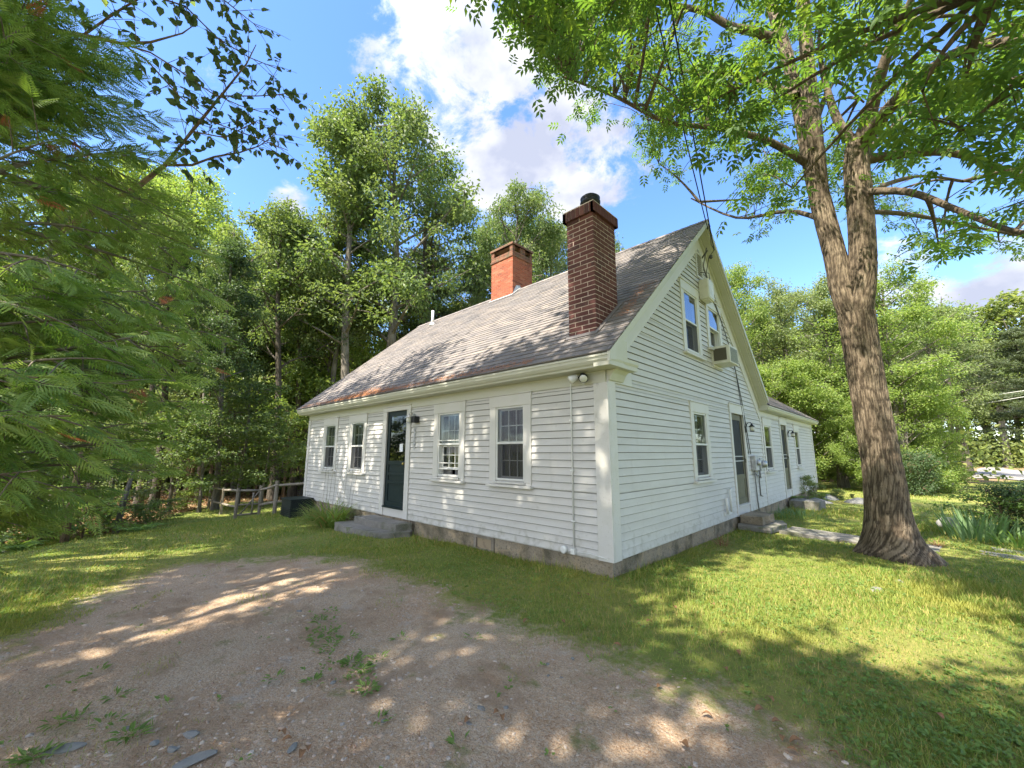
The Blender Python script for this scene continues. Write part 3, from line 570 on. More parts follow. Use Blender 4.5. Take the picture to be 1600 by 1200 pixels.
# window air conditioner
def aircon():
    mb=MB(); mb.box(-.1,.36,4.12,4.66,3.07,3.43); a=mb.build('air_conditioner',M['ac'],house,bevel=.012)
    mb=MB()
    for k in range(22): z=3.10+k*.0135; mb.box(.361,.366,4.16,4.62,z,z+.006)
    mb.build('fins',M['ac_green'],a)
    mb=MB(); mb.box(.06,.30,4.112,4.119,3.13,3.38)
    for k in range(14): mb.box(.06,.30,4.104,4.1115,3.135+k*.0175,3.141+k*.0175)
    mb.build('side_grille',M['ac_dark'],a)
    mb=MB(); mb.box(.0,.05,4.1,4.73,3.02,3.065); mb.build('mounting_rail',M['trim'],a)
aircon()
def gable_bits():
    mb=MB()
    for k in range(9):
        z=4.90+k*.045; mb.obox((.018,3.77,z),(1,0,-.7),(0,1,0),(.7,0,1),.022,.13,.004)
    mb.box(-.02,.0,3.62,3.93,4.87,5.31,m=1); v=mb.build('louver_vent',[M['trim'],M['dark']],house)
    mb=MB()
    for b in [(0,.032,3.60,3.64,4.85,5.33),(0,.032,3.91,3.95,4.85,5.33),(0,.034,3.6,3.95,5.33,5.37),(0,.034,3.6,3.95,4.81,4.85)]: mb.box(*b)
    mb.build('frame',M['trim'],v)
    mb=MB(); mb.box(.018,.20,3.66,4.0,4.33,4.74); b_=mb.build('junction_box',M['ac'],house,bevel=.01)
    mb=MB(); mb.box(.2005,.206,3.69,3.97,4.36,4.71); mb.box(.05,.17,3.7,3.96,4.31,4.329); mb.build('cover',M['ac'],b_)
gable_bits()
def door(tf,a0,a1,z0,z1,front):
    def B(mb,a,b,d0,d1,za,zb,m=0):
        P0=tf(a,d0,za); P1=tf(b,d1,zb); mb.box(min(P0[0],P1[0]),max(P0[0],P1[0]),min(P0[1],P1[1]),max(P0[1],P1[1]),za,zb,m)
    cw=.15 if front else .1
    mb=MB(); B(mb,a0-cw,a0,0,.034,-.01,z1); B(mb,a1,a1+cw,0,.034,-.01,z1); B(mb,a0-cw-.01,a1+cw+.01,0,.038,z1+.001,z1+(.09 if front else .2)); B(mb,a0-cw-.02,a1+cw+.02,0,.06,z1+(.091 if front else .201),z1+(.108 if front else .217))
    B(mb,a0,a1,-.12,.012,-.01,z0-.03)
    c=mb.build('door_casing',M['trim'],house,bevel=.003)
    mb=MB(); B(mb,a0,a1,-.12,.05,z0-.03,z0-.002); mb.build('threshold',M['trim'] if not front else M['door_green'],c)
    mm=M['door_green'] if front else M['door_olive']; g=.006
    mb=MB(); A,Bb=a0+g,a1-g; d=-.012
    if front:
        st=.085; B(mb,A,A+st,d-.03,d,z0,z1-g); B(mb,Bb-st,Bb,d-.03,d,z0,z1-g)
        rails=[(z0,z0+.10),(z0+.46,z0+.52),(z0+.63,z0+.68),(z0+.85,z0+.93),(z1-g-.1,z1-g)]
        for p,q in rails: B(mb,A+st,Bb-st,d-.03,d,p,q)
        for (p,q) in zip(rails[:-2],rails[1:-1]): B(mb,A+st,Bb-st,d-.03,d-.018,p[1],q[0])
        dr=mb.build('front_door',mm,house,bevel=.003)
        mb=MB(); mb.add([tf(A+st,d-.016,rails[3][1]),tf(Bb-st,d-.016,rails[3][1]),tf(Bb-st,d-.016,rails[4][0]),tf(A+st,d-.016,rails[4][0])],[(0,1,2,3)]); mb.build('pane',M['glass_dark'],dr)
        mb=MB(); B(mb,A,Bb,d-.09,d-.06,z0,z1-g); B(mb,A+.12,A+.36,d-.06,d-.05,z0+.95,z1-.2); mb.build('inner_door',M['door_green'],dr)
        mb=MB(); B(mb,Bb-.31,Bb-.19,d-.014,d-.012,z0+1.12,z0+1.28); mb.build('paper_notice',M['paper'],dr)
        mb=MB(); P=np.array(tf(Bb-.05,d,z0+.88)); mb.lathe(P,[(.016,0),(.012,.02),(.012,.035),(.026,.045),(.028,.06),(.018,.072)],12,0,np.array(tf(0,1,0))-np.array(tf(0,0,0))); mb.build('handle',mat('brass',(.5,.4,.15),.3,metal=.9),dr)
    else:
        st=.10; B(mb,A,A+st,d-.025,d,z0,z1-g); B(mb,Bb-st,Bb,d-.025,d,z0,z1-g)
        for p,q in [(z0,z0+.12),(z0+.52,z0+.62),(z1-g-.13,z1-g)]: B(mb,A+st,Bb-st,d-.025,d,p,q)
        B(mb,A+st,Bb-st,d-.02,d-.01,z0+.12,z0+.52)
        dr=mb.build('screen_door',mm,house,bevel=.003)
        mb=MB(); mb.add([tf(A+st,d-.012,z0+.62),tf(Bb-st,d-.012,z0+.62),tf(Bb-st,d-.012,z1-g-.13),tf(A+st,d-.012,z1-g-.13)],[(0,1,2,3)]); mb.build('screen',M['screen_dense'],dr)
        mb=MB(); B(mb,A+st-.02,Bb-st+.02,d+.001,d+.008,z0+1.0,z0+1.02); B(mb,A+st-.02,Bb-st+.02,d+.001,d+.008,z0+.90,z0+.92); mb.build('push_bar',M['lead'],dr)
        mb=MB(); B(mb,A,Bb,d-.10,d-.07,z0,z1-g); mb.build('inner_door',M['door_green'],dr)
        mb=MB(); P=np.array(tf(Bb-.045,d,z0+.95)); mb.tube([P,P+np.array(tf(0,.04,0))-np.array(tf(0,0,0)),P+np.array(tf(0,.04,-.08))-np.array(tf(0,0,0))],.008,6); mb.build('handle',M['black'],dr)
    return dr
door(OF,-5.484,-4.677,.183,2.163,True)['label']='dark green front door with a storm glass and white notice'
door(OG,*GD,.201,2.142,False)['label']='olive screen door of the gable wall above the stone step'
door(OG,*ED,.215,2.114,False)['label']='olive screen door of the far wing'
# lamps, mail box, meter, conduits
def carriage_lamp(P,out,mt,small=1.):
    P=np.array(P,float); out=np.array(out,float)
    mb=MB(); mb.lathe(P,[(.045,0),(.045,.012),(.02,.02)],12,0,out); mb.tube([P+out*.01,P+out*.05+(0,0,.05),P+out*.10+(0,0,.055),P+out*.12+(0,0,.02)],.007,6)
    lp=mb.build('wall_lamp',mt,house)
    C=P+out*.12
    mb=MB(); mb.lathe(C,[(.012,.03),(.02,.02),(.03,-.01),(.06,-.035),(.065,-.045),(.01,-.045)],12); mb.build('lamp_cap',mt,lp); mb=MB(); mb.lathe(C,[(.035,-.16),(.05,-.15),(.05,-.1401),(.01,-.1401)],12); mb.build('lamp_base',mt,lp)
    mb=MB(); mb.lathe(C,[(.045,-.14),(.052,-.10),(.05,-.05),(.045,-.045)],12); mb.build('lamp_shade',M['lamp_glass'],lp); return lp
carriage_lamp((-4.40,-.034,2.02),(0,-1,0),M['lead'])['label']='weathered grey lamp beside the front door'
carriage_lamp((.02,6.13,1.93),(1,0,0),M['black'])['label']='black lamp beside the gable screen door'
carriage_lamp((.02,10.78,1.93),(1,0,0),M['black'])['label']='black lamp beside the wing screen door'
def small_parts():
    mb=MB(); mb.box(-4.36,-4.24,-.13,-.018,1.87,2.0); mb.build('letter_box',M['black'],house,bevel=.006)
    mb=MB(); mb.prism([(-4.40,1.78),(-4.34,1.78),(-4.335,1.5),(-4.34,1.42),(-4.37,1.36),(-4.40,1.42),(-4.405,1.5)],lambda a,b,t:(a,t,b),-.026,-.02)
    for k in range(5): mb.lathe((-4.37,-.026,1.72-.07*k),[(.022,0),(.022,.005),(.01,.007)],8,0,(0,-1,0))
    mb.build('wall_ornament',M['lead'],house)
    # flood lights under the corner
    mb=MB(); P=np.array((-.33,-.028,2.30)); mb.lathe(P,[(.055,0),(.055,.03),(.03,.045)],14,0,(0,-1,0)); mb.tube([P+(0,-.04,0),P+(-.05,-.08,-.01)],.014,8); mb.tube([P+(0,-.04,0),P+(.06,-.08,-.01)],.014,8)
    fl=mb.build('flood_light',M['black'],house)
    for dx,ax,mt in ((-.06,(-.75,-.5,-.45),M['wire_white']),(.06,(.35,-.7,-.5),M['black'])):
        mb=MB(); c_=P+np.array((dx,-.08,-.0)); mb.lathe(c_,[(.02,-.02),(.035,0),(.05,.05),(.062,.10),(.058,.102)],14,0,ax); lh=mb.build('lamp_head',mt,fl)
        mb=MB(); mb.lathe(c_,[(.055,.098),(.05,.112),(.02,.118)],14,0,ax); mb.build('lens',M['lamp_glass'],fl)
    mb=MB(); mb.lathe(P+(.03,-.06,-.10),[(.01,-.0),(.03,.02),(.028,.06),(.01,.07)],12); mb.build('motion_sensor',M['wire_white'],fl)
    mb=MB(); mb.tube([(-.40,-.035,2.28),(-.47,-.035,2.30),(-.53,-.032,2.26),(-.548,-.030,2.18),(-.55,-.030,.06)],.010,8)
    for z in (1.72,1.05,.4): mb.box(-.575,-.525,-.045,-.018,z,z+.018)
    mb.build('conduit',M['wire_white'],house)
    mb=MB(); mb.box(-.58,-.52,-.07,-.018,-.0,.07); mb.lathe((-.70,-.018,.035),[(.05,0),(.05,.05),(.035,.06)],12,0,(0,-1,0)); mb.tube([(-.7,-.03,.04),(-.55,-.03,.03),(-.3,-.03,.045),(-.05,-.036,.02)],.006,6); mb.build('outlet_box',M['wire_white'],house,bevel=.004)
    # meter and its cables
    mb=MB(); mb.box(.018,.12,6.28,6.56,.88,1.22); mb.box(.018,.14,6.62,6.92,.86,1.16); mt=mb.build('electric_meter',M['lead'],house,bevel=.01)
    mb=MB(); mb.lathe((.14,6.77,1.02),[(.085,0),(.085,.03),(.07,.09),(.02,.1)],16,0,(1,0,0)); mb.build('dial',M['metal'],mt); mb=MB(); mb.lathe((.12,6.42,1.06),[(.07,0),(.07,.03),(.05,.06),(.02,.06)],16,0,(1,0,0)); mb.build('dial',M['metal'],mt)
    mb=MB()
    for a in [((.06,6.35,.9),(.05,6.4,.6),(.03,6.5,.2),(.03,6.55,-.05)),((.07,6.75,.87),(.03,6.8,.6),(.03,6.82,.28),(.03,7.0,.25)),((.1,6.6,.9),(.13,6.55,.78),(.08,6.45,.75),(.04,6.4,.85)),((.1,6.5,.92),(.12,6.6,.7),(.09,6.7,.72),(.05,6.8,.9))]: mb.tube(a,.014,6)
    mb.build('cable',mat('grey_cable',(.2,.2,.19),.6),house)
    mb=MB(); mb.tube([(.06,4.17,.12),(.06,4.17,.42)],.028,8); mb.tube([(.06,4.42,.14),(.06,4.42,.55),(.06,4.5,.58)],.022,8); mb.tube([(.02,4.3,.14),(.06,4.3,.14)],.02,8); mb.box(.018,.05,4.1,4.5,.10,.16); mb.build('vent_pipe',M['wire_white'],house)
    mb=MB()
    for y,z in ((5.98,1.82),(10.58,1.84)): mb.box(.018,.05,y-.03,y+.03,z-.07,z+.07)
    mb.build('door_bell',M['black'],house)
    # cables down the gable from the masthead
    mb=MB(); A=np.array((.27,3.70,5.78))
    mb.tube([(.27,3.75,5.92),(.28,3.80,5.7),(.27,3.83,5.5),(.28,3.96,5.42),(.16,3.98,5.30)],.008,6)
    mb.tube([(.16,3.98,5.30),(.06,4.05,5.0),(.045,4.4,4.5),(.045,4.82,4.2),(.045,5.25,3.7),(.045,5.6,3.1),(.04,5.75,2.6)],.008,6)
    mb.tube([(.2,3.75,5.42),(.06,3.9,5.1),(.045,4.33,4.7),(.045,4.9,4.1),(.045,5.5,3.4),(.035,5.9,2.5),(.035,6.25,1.25)],.009,6)
    mb.tube([(.04,5.75,2.6),(.035,6.1,1.25)],.008,6)
    mb.tube([(.01,3.86,4.98),(.16,3.9,4.93),(.16,3.93,4.8)],.008,6); mb.tube([(.01,3.98,5.32),(.18,3.85,5.4)],.016,6); mb.lathe((.20,3.98,5.30),[(.02,-.04),(.035,-.02),(.035,.03),(.02,.04)],10)
    mb.build('service_cable',mat('faded_cable',(.09,.09,.085),.6),house)
small_parts()
def brick_stack(name,x0,x1,y0,y1,z0,z1,ch,bl,mt,mort,lab,corbel=None,cut=None,roofcut=True):
    mb=MB(); g=.012; ins=.004
    mb.box(x0+ins,x1-ins,y0+ins,y1-ins,z0,z1-.005,m=1); z=z0; k=0
    while z<z1-.01:
        zt=z+ch-g; sm=random.uniform
        for side in range(4):
            A,B=(x0,x1) if side%2==0 else (y0,y1); n=max(2,round((B-A)/bl)); w_=(B-A)/n; off=w_/2 if (k+(side%2))%2 else 0; t=A-off
            while t<B-.01:
                a=max(t,A); b=min(t+w_-g,B); t+=w_
                if b-a<.02: continue
                mid=(a+b)/2
                yy={0:y0,1:mid,2:y1,3:mid}[side]
                if roofcut and zt<zf(yy)-.05: continue
                if cut and cut(side,mid,(z+zt)/2): continue
                e=sm(-.0015,.002); D=.05
                if side==0: mb.box(a,b,y0-e,y0+D,z,zt)
                elif side==2: mb.box(a,b,y1-D,y1+e,z,zt)
                elif side==1: mb.box(x1-D,x1+e,a,b,z,zt)
                else: mb.box(x0-e,x0+D,a,b,z,zt)
        z+=ch; k+=1
    o=mb.build(name,[mt,mort],house); o['label']=lab; return o
# near chimney
c2=brick_stack('chimney',-.70,-.235,.18,.80,2.75,4.80,.0705,.215,M['brick_dark'],M['mortar'],'tall dark brick chimney near the gable end')
def ch2():
    mb=MB(); x0,x1,y0,y1=-.745,-.19,.135,.845; z=4.80
    mb.box(x0+.006,x1-.006,y0+.006,y1-.006,z,z+.15,m=1)
    for side in range(4):
        A,B=(x0,x1) if side%2==0 else (y0,y1); n=round((B-A)/.075); w_=(B-A)/n
        for i in range(n):
            a,b=A+i*w_,A+(i+1)*w_-.008
            if side==0: mb.box(a,b,y0,y0+.09,z-.02,z+.13)
            elif side==2: mb.box(a,b,y1-.09,y1,z-.02,z+.13)
            elif side==1: mb.box(x1-.05,x1+.001,a,b,z-.02,z+.13)
            else: mb.box(x0-.001,x0+.05,a,b,z-.02,z+.13)
    mb.box(x0+.08,x1-.08,y0+.08,y1-.08,z+.15,z+.19,m=1)
    mb.build('chimney_cap',[M['brick_dark'],M['mortar']],c2)
    mb=MB(); C=(-.47,.50,4.96); mb.lathe(C,[(.145,0),(.145,.10),(.115,.11),(.115,.17)],20); 
    mb.lathe((C[0],C[1],C[2]+.17),[(.13,0),(.155,.02),(.16,.05),(.14,.06),(.15,.085),(.155,.12),(.12,.15),(.03,.155)],20,m=1); mb.build('flue_cap',[M['metal'],M['black']],c2)
    mb=MB(); # flashing on the uphill side
    for (x,y,n) in ((-.2,.86,0),): pass
    mb.obox((-.45,.12,zf(.12)+.02),(1,0,0),(0,1,S1),(0,-S1,1),.27,.05,.006); mb.obox((-.20,.49,zf(.49)+.02),(1,0,0),(0,1,S1),(0,-S1,1),.035,.46,.006); mb.build('flashing',M['shingle'],c2)
ch2()
def cut1(side,t,z):
    if 7.13<z<7.29:
        if side in(0,2): return -5.82<t<-5.12
        return (3.62<t<3.78) or (4.0<t<4.16)
    return False
c1=brick_stack('chimney',-5.92,-5.02,3.48,4.34,5.4,6.98,.06,.2,M['brick_red'],M['mortar_dark'],'squat red brick chimney on the ridge')
def ch1():
    mb=MB()
    # corbelled sooty head with openings
    def ring(x0,x1,y0,y1,z0,z1,cut=False):
        z=z0
        while z<z1-.01:
            for side in range(4):
                A,B=(x0,x1) if side%2==0 else (y0+.1,y1-.1); n=round((B-A)/.2); w_=(B-A)/n
                for i in range(n):
                    a,b=A+i*w_,A+(i+1)*w_-.008; m_=(a+b)/2
                    if cut and side%2==0:
                        a_,b_=max(a,-5.80),min(b,-5.14)
                        if b_>a_ and cut: 
                            if a<-5.80: b=-5.80
                            elif b>-5.14: a=-5.14
                            else: continue
                    if cut and side%2==1 and (3.68<m_<3.86 or 4.0<m_<4.18): continue
                    if side==0: mb.box(a,b,y0,y0+.1,z,z+.054)
                    elif side==2: mb.box(a,b,y1-.1,y1,z,z+.054)
                    elif side==1: mb.box(x1-.1,x1,a,b,z,z+.054)
                    else: mb.box(x0,x0+.1,a,b,z,z+.054)
            z+=.06
    ring(-5.945,-4.995,3.455,4.365,6.98,7.04); mb.box(-5.9,-5.04,3.5,4.32,6.9,7.1,m=1)
    ring(-5.925,-5.015,3.475,4.345,7.04,7.16); ring(-5.925,-5.015,3.475,4.345,7.16,7.34,True); mb.box(-5.94,-5.0,3.46,4.36,7.345,7.42,m=1)
    ring(-5.955,-4.985,3.445,4.375,7.345,7.40)
    mb.build('chimney_head',[M['brick_sooty'],M['mortar_dark']],c1)
    mb=MB(); mb.obox((-5.47,3.44,zf(3.44)+.025),(1,0,0),(0,1,S1),(0,-S1,1),.50,.055,.006); mb.obox((-4.985,3.62,zf(3.62)+.03),(1,0,0),(0,1,S1),(0,-S1,1),.04,.18,.006)
    mb.add([(-5.013,3.47,5.75),(-5.013,3.80,6.02),(-5.013,3.80,6.14),(-5.013,3.62,6.10),(-5.013,3.47,5.82)],[(0,1,2,3,4)]); mb.build('flashing',M['lead'],c1)
ch1()
mb=MB(); mb.tube([(-8.76,3.35,5.6),(-8.76,3.35,6.17)],.045,12); mb.lathe((-8.76,3.35,5.62),[(.12,0),(.10,.05),(.05,.12)],12); mb.build('plumbing_vent',M['pvc'],house)
def roof_needles():
    n=5200; rng=np.random.default_rng(8); x=np.where(rng.random(n)<.55,rng.normal(-6.3,.9,n),rng.uniform(-9.8,-1,n)); u=np.abs(rng.normal(0,1,n))*.09*(1+.8*np.exp(-((x+6.2)/.7)**2)); k=rng.random(n)<.055; x=np.where(k,rng.normal(.02,.07,n),x); u=np.where(k,rng.uniform(1.0,2.2,n),u); ok=(x>-10)&(x<.2); x,u=x[ok],u[ok]; n=len(x); h=math.hypot(1,S1); y=-.33+u/h; az=rng.uniform(0,6.28,n)
    ex=np.array([1.,0,0]); up=np.array([0,1/h,S1/h]); nn=np.array([0,-S1/h,1/h]); P=np.stack([x,y,PZ-S1*(PY-y)],1)+nn*rng.uniform(.014,.03,n)[:,None]; D=np.cos(az)[:,None]*ex+np.sin(az)[:,None]*up; S_=-np.sin(az)[:,None]*ex+np.cos(az)[:,None]*up; l_=rng.uniform(.03,.08,n)[:,None]
    V=np.stack([P-D*l_/2,P+S_*.004,P+D*l_/2,P-S_*.004],1).reshape(-1,3); me=np_mesh('needle_litter',V,[np.arange(n*4).reshape(n,4)]); o=finish('needle_litter',me,mat('rusty_needles',(.34,.14,.06),.9,isl=[(.30,.12,.05),(.42,.19,.08),(.24,.10,.05)]),None); tag(o,'rust coloured pine needles caught along the front eave','needles',kind='stuff')
roof_needles()
# ------------------------------------------------------------ things by the house
def slab(name,poly,z0,z1,mt,label,cat,group=None,j=.022):
    cx=sum(p[0] for p in poly)/len(poly); cy=sum(p[1] for p in poly)/len(poly)
    # subdivide rim for a rough outline
    P=[]
    for i in range(len(poly)):
        a,b=np.array(poly[i]),np.array(poly[(i+1)%len(poly)]); n=max(1,int(np.linalg.norm(b-a)/.16))
        for k in range(n): P.append(a+(b-a)*k/n+np.array([random.uniform(-j,j),random.uniform(-j,j)]))
    n=len(P); mb=MB(); vs=[(p[0],p[1],z0) for p in P]+[(p[0]+random.uniform(-j,j)*.6,p[1]+random.uniform(-j,j)*.6,(z0+z1)/2) for p in P]+[(cx+(p[0]-cx)*.99,cy+(p[1]-cy)*.99,z1+random.uniform(-j,j)*.3) for p in P]+[(cx,cy,z1)]
    fs=[tuple(range(n))[::-1]]+[(i,(i+1)%n,n+(i+1)%n,n+i) for i in range(n)]+[(n+i,n+(i+1)%n,2*n+(i+1)%n,2*n+i) for i in range(n)]+[(2*n+i,2*n+(i+1)%n,3*n) for i in range(n)]
    mb.add(vs,fs); o=mb.build(name,mt,None,(cx,cy,z0),bevel=.008); return tag(o,label,cat,group)
slab('stone_step',[(-5.95,-.40),(-5.2,-.44),(-4.42,-.33),(-4.33,-.04),(-5.85,-.04)],-.35,-.045,M['stone'],'upper grey stone step below the dark green front door','step')
slab('stone_step',[(-6.38,-.66),(-5.5,-.78),(-4.55,-.66),(-4.2,-.14),(-4.3,-.02),(-6.2,-.1)],-.42,-.18,M['stone'],'lower and wider grey stone step in front of the upper front step','step')
slab('stone_step',[(.06,4.98),(.46,4.9),(.52,5.62),(.08,5.72)],-.13,.03,M['granite'],'thick rough granite block lying under the gable screen door','step')
slab('flagstone',[(.03,4.78),(.62,4.72),(.78,5.5),(.6,5.95),(.04,5.9)],-.24,-.135,M['stone'],'flat pale flagstone beneath the granite step block','flagstone')
slab('stone_step',[(.05,9.7),(.75,9.6),(.8,10.4),(.05,10.5)],-.4,-.06,M['stone'],'stone step at the far wing door beside the shrubs','step')
slab('flagstone',[(.7,5.0),(1.9,4.72),(2.9,4.72),(2.95,5.35),(1.9,5.45),(.8,5.75)],-.32,-.205,M['stone'],'long grey walkway slab running from the step to the big tree','walkway')
slab('flagstone',[(3.3,5.0),(5.5,4.35),(5.6,4.75),(3.35,5.35)],-.3,-.215,M['stone'],'narrow walkway slab half sunk in grass right of the big tree','walkway')
slab('flagstone',[(3.5,5.6),(5.8,5.1),(5.9,5.4),(3.5,5.95)],-.3,-.235,M['stone'],'thin outer walkway slab beside the iris bed','walkway')
def bin_box():
    x0,x1,y0,y1=-9.88,-9.15,-.62,-.06; z=float(gz(-9.5,-.4))
    mb=MB(); P=[]
    mb.box(x0,x1,y0,y1,z-.02,z+.42); b=mb.build('storage_box',M['box_plastic'],None,(x0+.3,y0+.2,z),bevel=.015); tag(b,'black plastic storage box standing at the far left corner of the house','storage box')
    mb=MB(); mb.box(x0-.02,x1+.02,y0-.02,y1+.01,z+.42,z+.46); mb.build('lid',M['box_plastic'],b,bevel=.01)
    mb=MB()
    for k in range(5): mb.box(x0-.012,x1+.012,y0-.015,y0-.001,z+.03+k*.045,z+.05+k*.045)
    mb.build('rib',M['box_plastic'],b)
bin_box()
# split rail fence
def fence():
    P=lambda px,py,dep:CAM+ray(px,py)*dep
    rt=P(474,742,12.6)
    f=empty('rail_fence',(-12,-.9,-.75),'weathered split rail fence running from the house corner to the woods','fence')
    posts=[(-9.9,.55),(-10.78,-.50),(-12.05,-.55),(-12.15,-1.15),(-14.9,-.95),(-18.0,-.75),(-19.6,-.3)]
    tops=[]
    for i,(x,y) in enumerate(posts):
        g=float(gz(x,y)); h=.96 if i<3 else .9; mb=MB(); r=.046 if i!=1 else .055
        mb.tube([(x,y,g-.2),(x+.01,y,g+h*.5),(x+random.uniform(-.03,.03),y+random.uniform(-.02,.02),g+h)],[r*1.1,r,r*.92],7,sm=False); mb.build('post',M['wood_grey'],f); tops.append((x,y,g))
    def rail(i,j,h0,h1):
        a,b=np.array(tops[i]),np.array(tops[j]); mb=MB(); a=a+(0,0,h0); b=b+(0,0,h1); d=(b-a)/np.linalg.norm(b-a); mid=(a+b)/2+np.array([0,0,random.uniform(-.03,.02)])
        mb.tube([a-d*.08,a+d*.2,mid,b-d*.2,b+d*.08],[.022,.034,.038,.034,.022],7,sm=False); mb.build('rail',M['wood_grey'],f)
    for i,j in ((0,1),(1,2),(3,4),(4,5),(5,6)): rail(i,j,.84,.82); rail(i,j,.36,.36)
    # small gate leaning in the gap
    a,b=np.array(tops[2]),np.array(tops[3])
    mb=MB(); mb.tube([a+(0,0,.8),b+(0,0,.84)],.03,6); mb.tube([a+(-.02,0,.12),b+(0,0,.12)],.03,6); mb.tube([a+(0,-.2,.75),a+(0,-.2,.1)],.025,6); mb.tube([a+(0,-.05,.78),b+(0,.1,.1)],.02,6); mb.tube([a+(0,-.02,.4),b+(0,0,.42)],.025,6); mb.build('gate',M['wood_grey'],f)
fence()
# =====VEG
# ------------------------------------------------------------ foliage helpers (numpy)
def unit(v): return v/(np.linalg.norm(v,axis=-1,keepdims=True)+1e-9)
def rdir(n,rng): return unit(rng.normal(size=(n,3)))
def leaf_quads(P,D,Nn,ln,wd,fold=.25):
    """kite leaves: base P, direction D, normal Nn -> V (4n,3)"""
    D=unit(D); S=unit(np.cross(D,Nn)); Nn=np.cross(S,D); ln=np.broadcast_to(np.asarray(ln,float),(len(P),))[:,None]; wd=np.broadcast_to(np.asarray(wd,float),(len(P),))[:,None]
    a=P; c=P+D*ln-Nn*ln*.12; m=P+D*ln*.45; l=m+S*wd*.5+Nn*wd*fold; r=m-S*wd*.5+Nn*wd*fold
    return np.stack([a,l,c,r],1).reshape(-1,3)
def quads(n,off=0): return (np.arange(n*4).reshape(n,4)+off)
def tubes_np(segs,sides=3):
    """segs: list of (points (k,3), radii (k,)) -> V,F"""
    Vs=[];Fs=[];o=0
    for pts,rad in segs:
        pts=np.asarray(pts,float); k=len(pts); d=unit(np.gradient(pts,axis=0)); a=np.where(np.abs(d[:,2:3])<.9,np.array([[0,0,1.]]),np.array([[1.,0,0]]))
        x=unit(np.cross(d,a)); y=np.cross(d,x); t=np.arange(sides)*2*math.pi/sides; r=np.asarray(rad,float)[:,None,None]
        V=pts[:,None,:]+r*(np.cos(t)[None,:,None]*x[:,None,:]+np.sin(t)[None,:,None]*y[:,None,:]); Vs.append(V.reshape(-1,3))
        i=np.arange(k-1)[:,None]*sides; j=np.arange(sides)[None,:]; j2=(j+1)%sides
        Fs.append(np.stack([i+j,i+j2,i+sides+j2,i+sides+j],-1).reshape(-1,4)+o); o+=k*sides
    return np.concatenate(Vs),np.concatenate(Fs)
def bez(a,b,sag,n,rng=None,up=0):
    a=np.array(a,float); b=np.array(b,float); t=np.linspace(0,1,n)[:,None]; m=(a+b)/2+np.array([0,0,sag]); L_=np.linalg.norm(b-a)
    if rng is not None: m=m+rng.normal(size=3)*L_*.08
    return (1-t)**2*a+2*t*(1-t)*m+t*t*b
def gen_tree(seed,Ht,hb,R,tr,nleaf,ll,lw,shape='round',lean=(0,0),nl=26,cs=.75,forks=1,flat=.7,droop=0.,sub=5):
    """returns trunkV,trunkF,leafV,leafF in local coordinates with its base at 0"""
    rng=np.random.default_rng(seed); segs=[]; cl=[]
    def spine(t): return np.array([lean[0]*t**1.3+.02*Ht*math.sin(t*5+seed)*t,lean[1]*t**1.3+.02*Ht*math.cos(t*4+seed)*t,Ht*t*.93])
    T=np.linspace(0,1,12); base=np.array([spine(t) for t in T]); rad=tr*(1-T)**.75*1.0+.015; rad[0]*=1.5; base[0,2]-=.3
    segs.append((base,rad))
    for i in range(nl):
        t=(hb+(Ht-hb)*((i+.5)/nl)**.9)/Ht; u=(t*Ht-hb)/(Ht-hb); az=i*2.4+rng.uniform(-.5,.5)
        if shape=='round': rr=R*math.sqrt(max(.05,1-(2*u-.85)**2/1.45))
        elif shape=='tall': rr=R*(.55+.45*math.sin(math.pi*min(1,u*.9+.15)))*(1-u**3*.7)
        elif shape=='pine': rr=R*(1-u)**.7*rng.uniform(.6,1.15)+.3
        else: rr=R*(1-u**2)
        rr*=rng.uniform(.65,1.15); el=rng.uniform(.15,.7)+(.5*u) if shape!='pine' else rng.uniform(-.1,.2)
        s=spine(t*.93); e=s+np.array([math.cos(az)*rr*math.cos(el*.6),math.sin(az)*rr*math.cos(el*.6),rr*math.sin(el)-droop*rr]); e[2]=min(e[2],Ht*1.02)
        b=bez(s,e,.06*rr,6,rng); segs.append((b,np.linspace(max(.012,tr*.36*(1-u*.6)),.012,6)))
        for k in range(sub):
            q=b[min(5,2+int(rng.integers(0,4)))]; q2=q+rdir(1,rng)[0]*np.array([1,1,.6])*rr*rng.uniform(.15,.42); segs.append((np.array([q,(q+q2)/2+[0,0,.05],q2]),np.array([.02,.013,.006])*max(1,Ht/14))); cl.append(q2)
        cl.append(e); cl.append(b[4])
    cl=np.array(cl); cl=cl[rng.random(len(cl))<.8]; w=rng.uniform(.3,1.6,len(cl)); idx=rng.choice(len(cl),nleaf,p=w/w.sum())
    g=rng.normal(size=(nleaf,3))*np.array([1,1,flat])*cs*.52
    P=cl[idx]+g; D=unit(unit(g)*.7+rdir(nleaf,rng)*.8+np.array([0,0,-.35])); Nn=unit(rdir(nleaf,rng)*.8+np.array([0,0,1.]))
    if shape=='pine': D=unit(rdir(nleaf,rng)+np.array([0,0,.5])); Nn=rdir(nleaf,rng)
    V=leaf_quads(P,D,Nn,ll*rng.uniform(.7,1.25,nleaf),lw*rng.uniform(.7,1.25,nleaf))
    tv,tf=tubes_np(segs,7); return tv,tf,V,quads(nleaf)
MESH={}
def tree_meshes(key,barkm,leafmat,**k):
    tv,tf,lv,lf=gen_tree(**k); a=np_mesh('trunk',tv,[tf],smooth=True); a.materials.append(M[barkm]); b=np_mesh('crown',lv,[lf]); b.materials.append(M[leafmat]); MESH[key]=(a,b); MESH[key+'_raw']=(tv,tf,lv,lf)
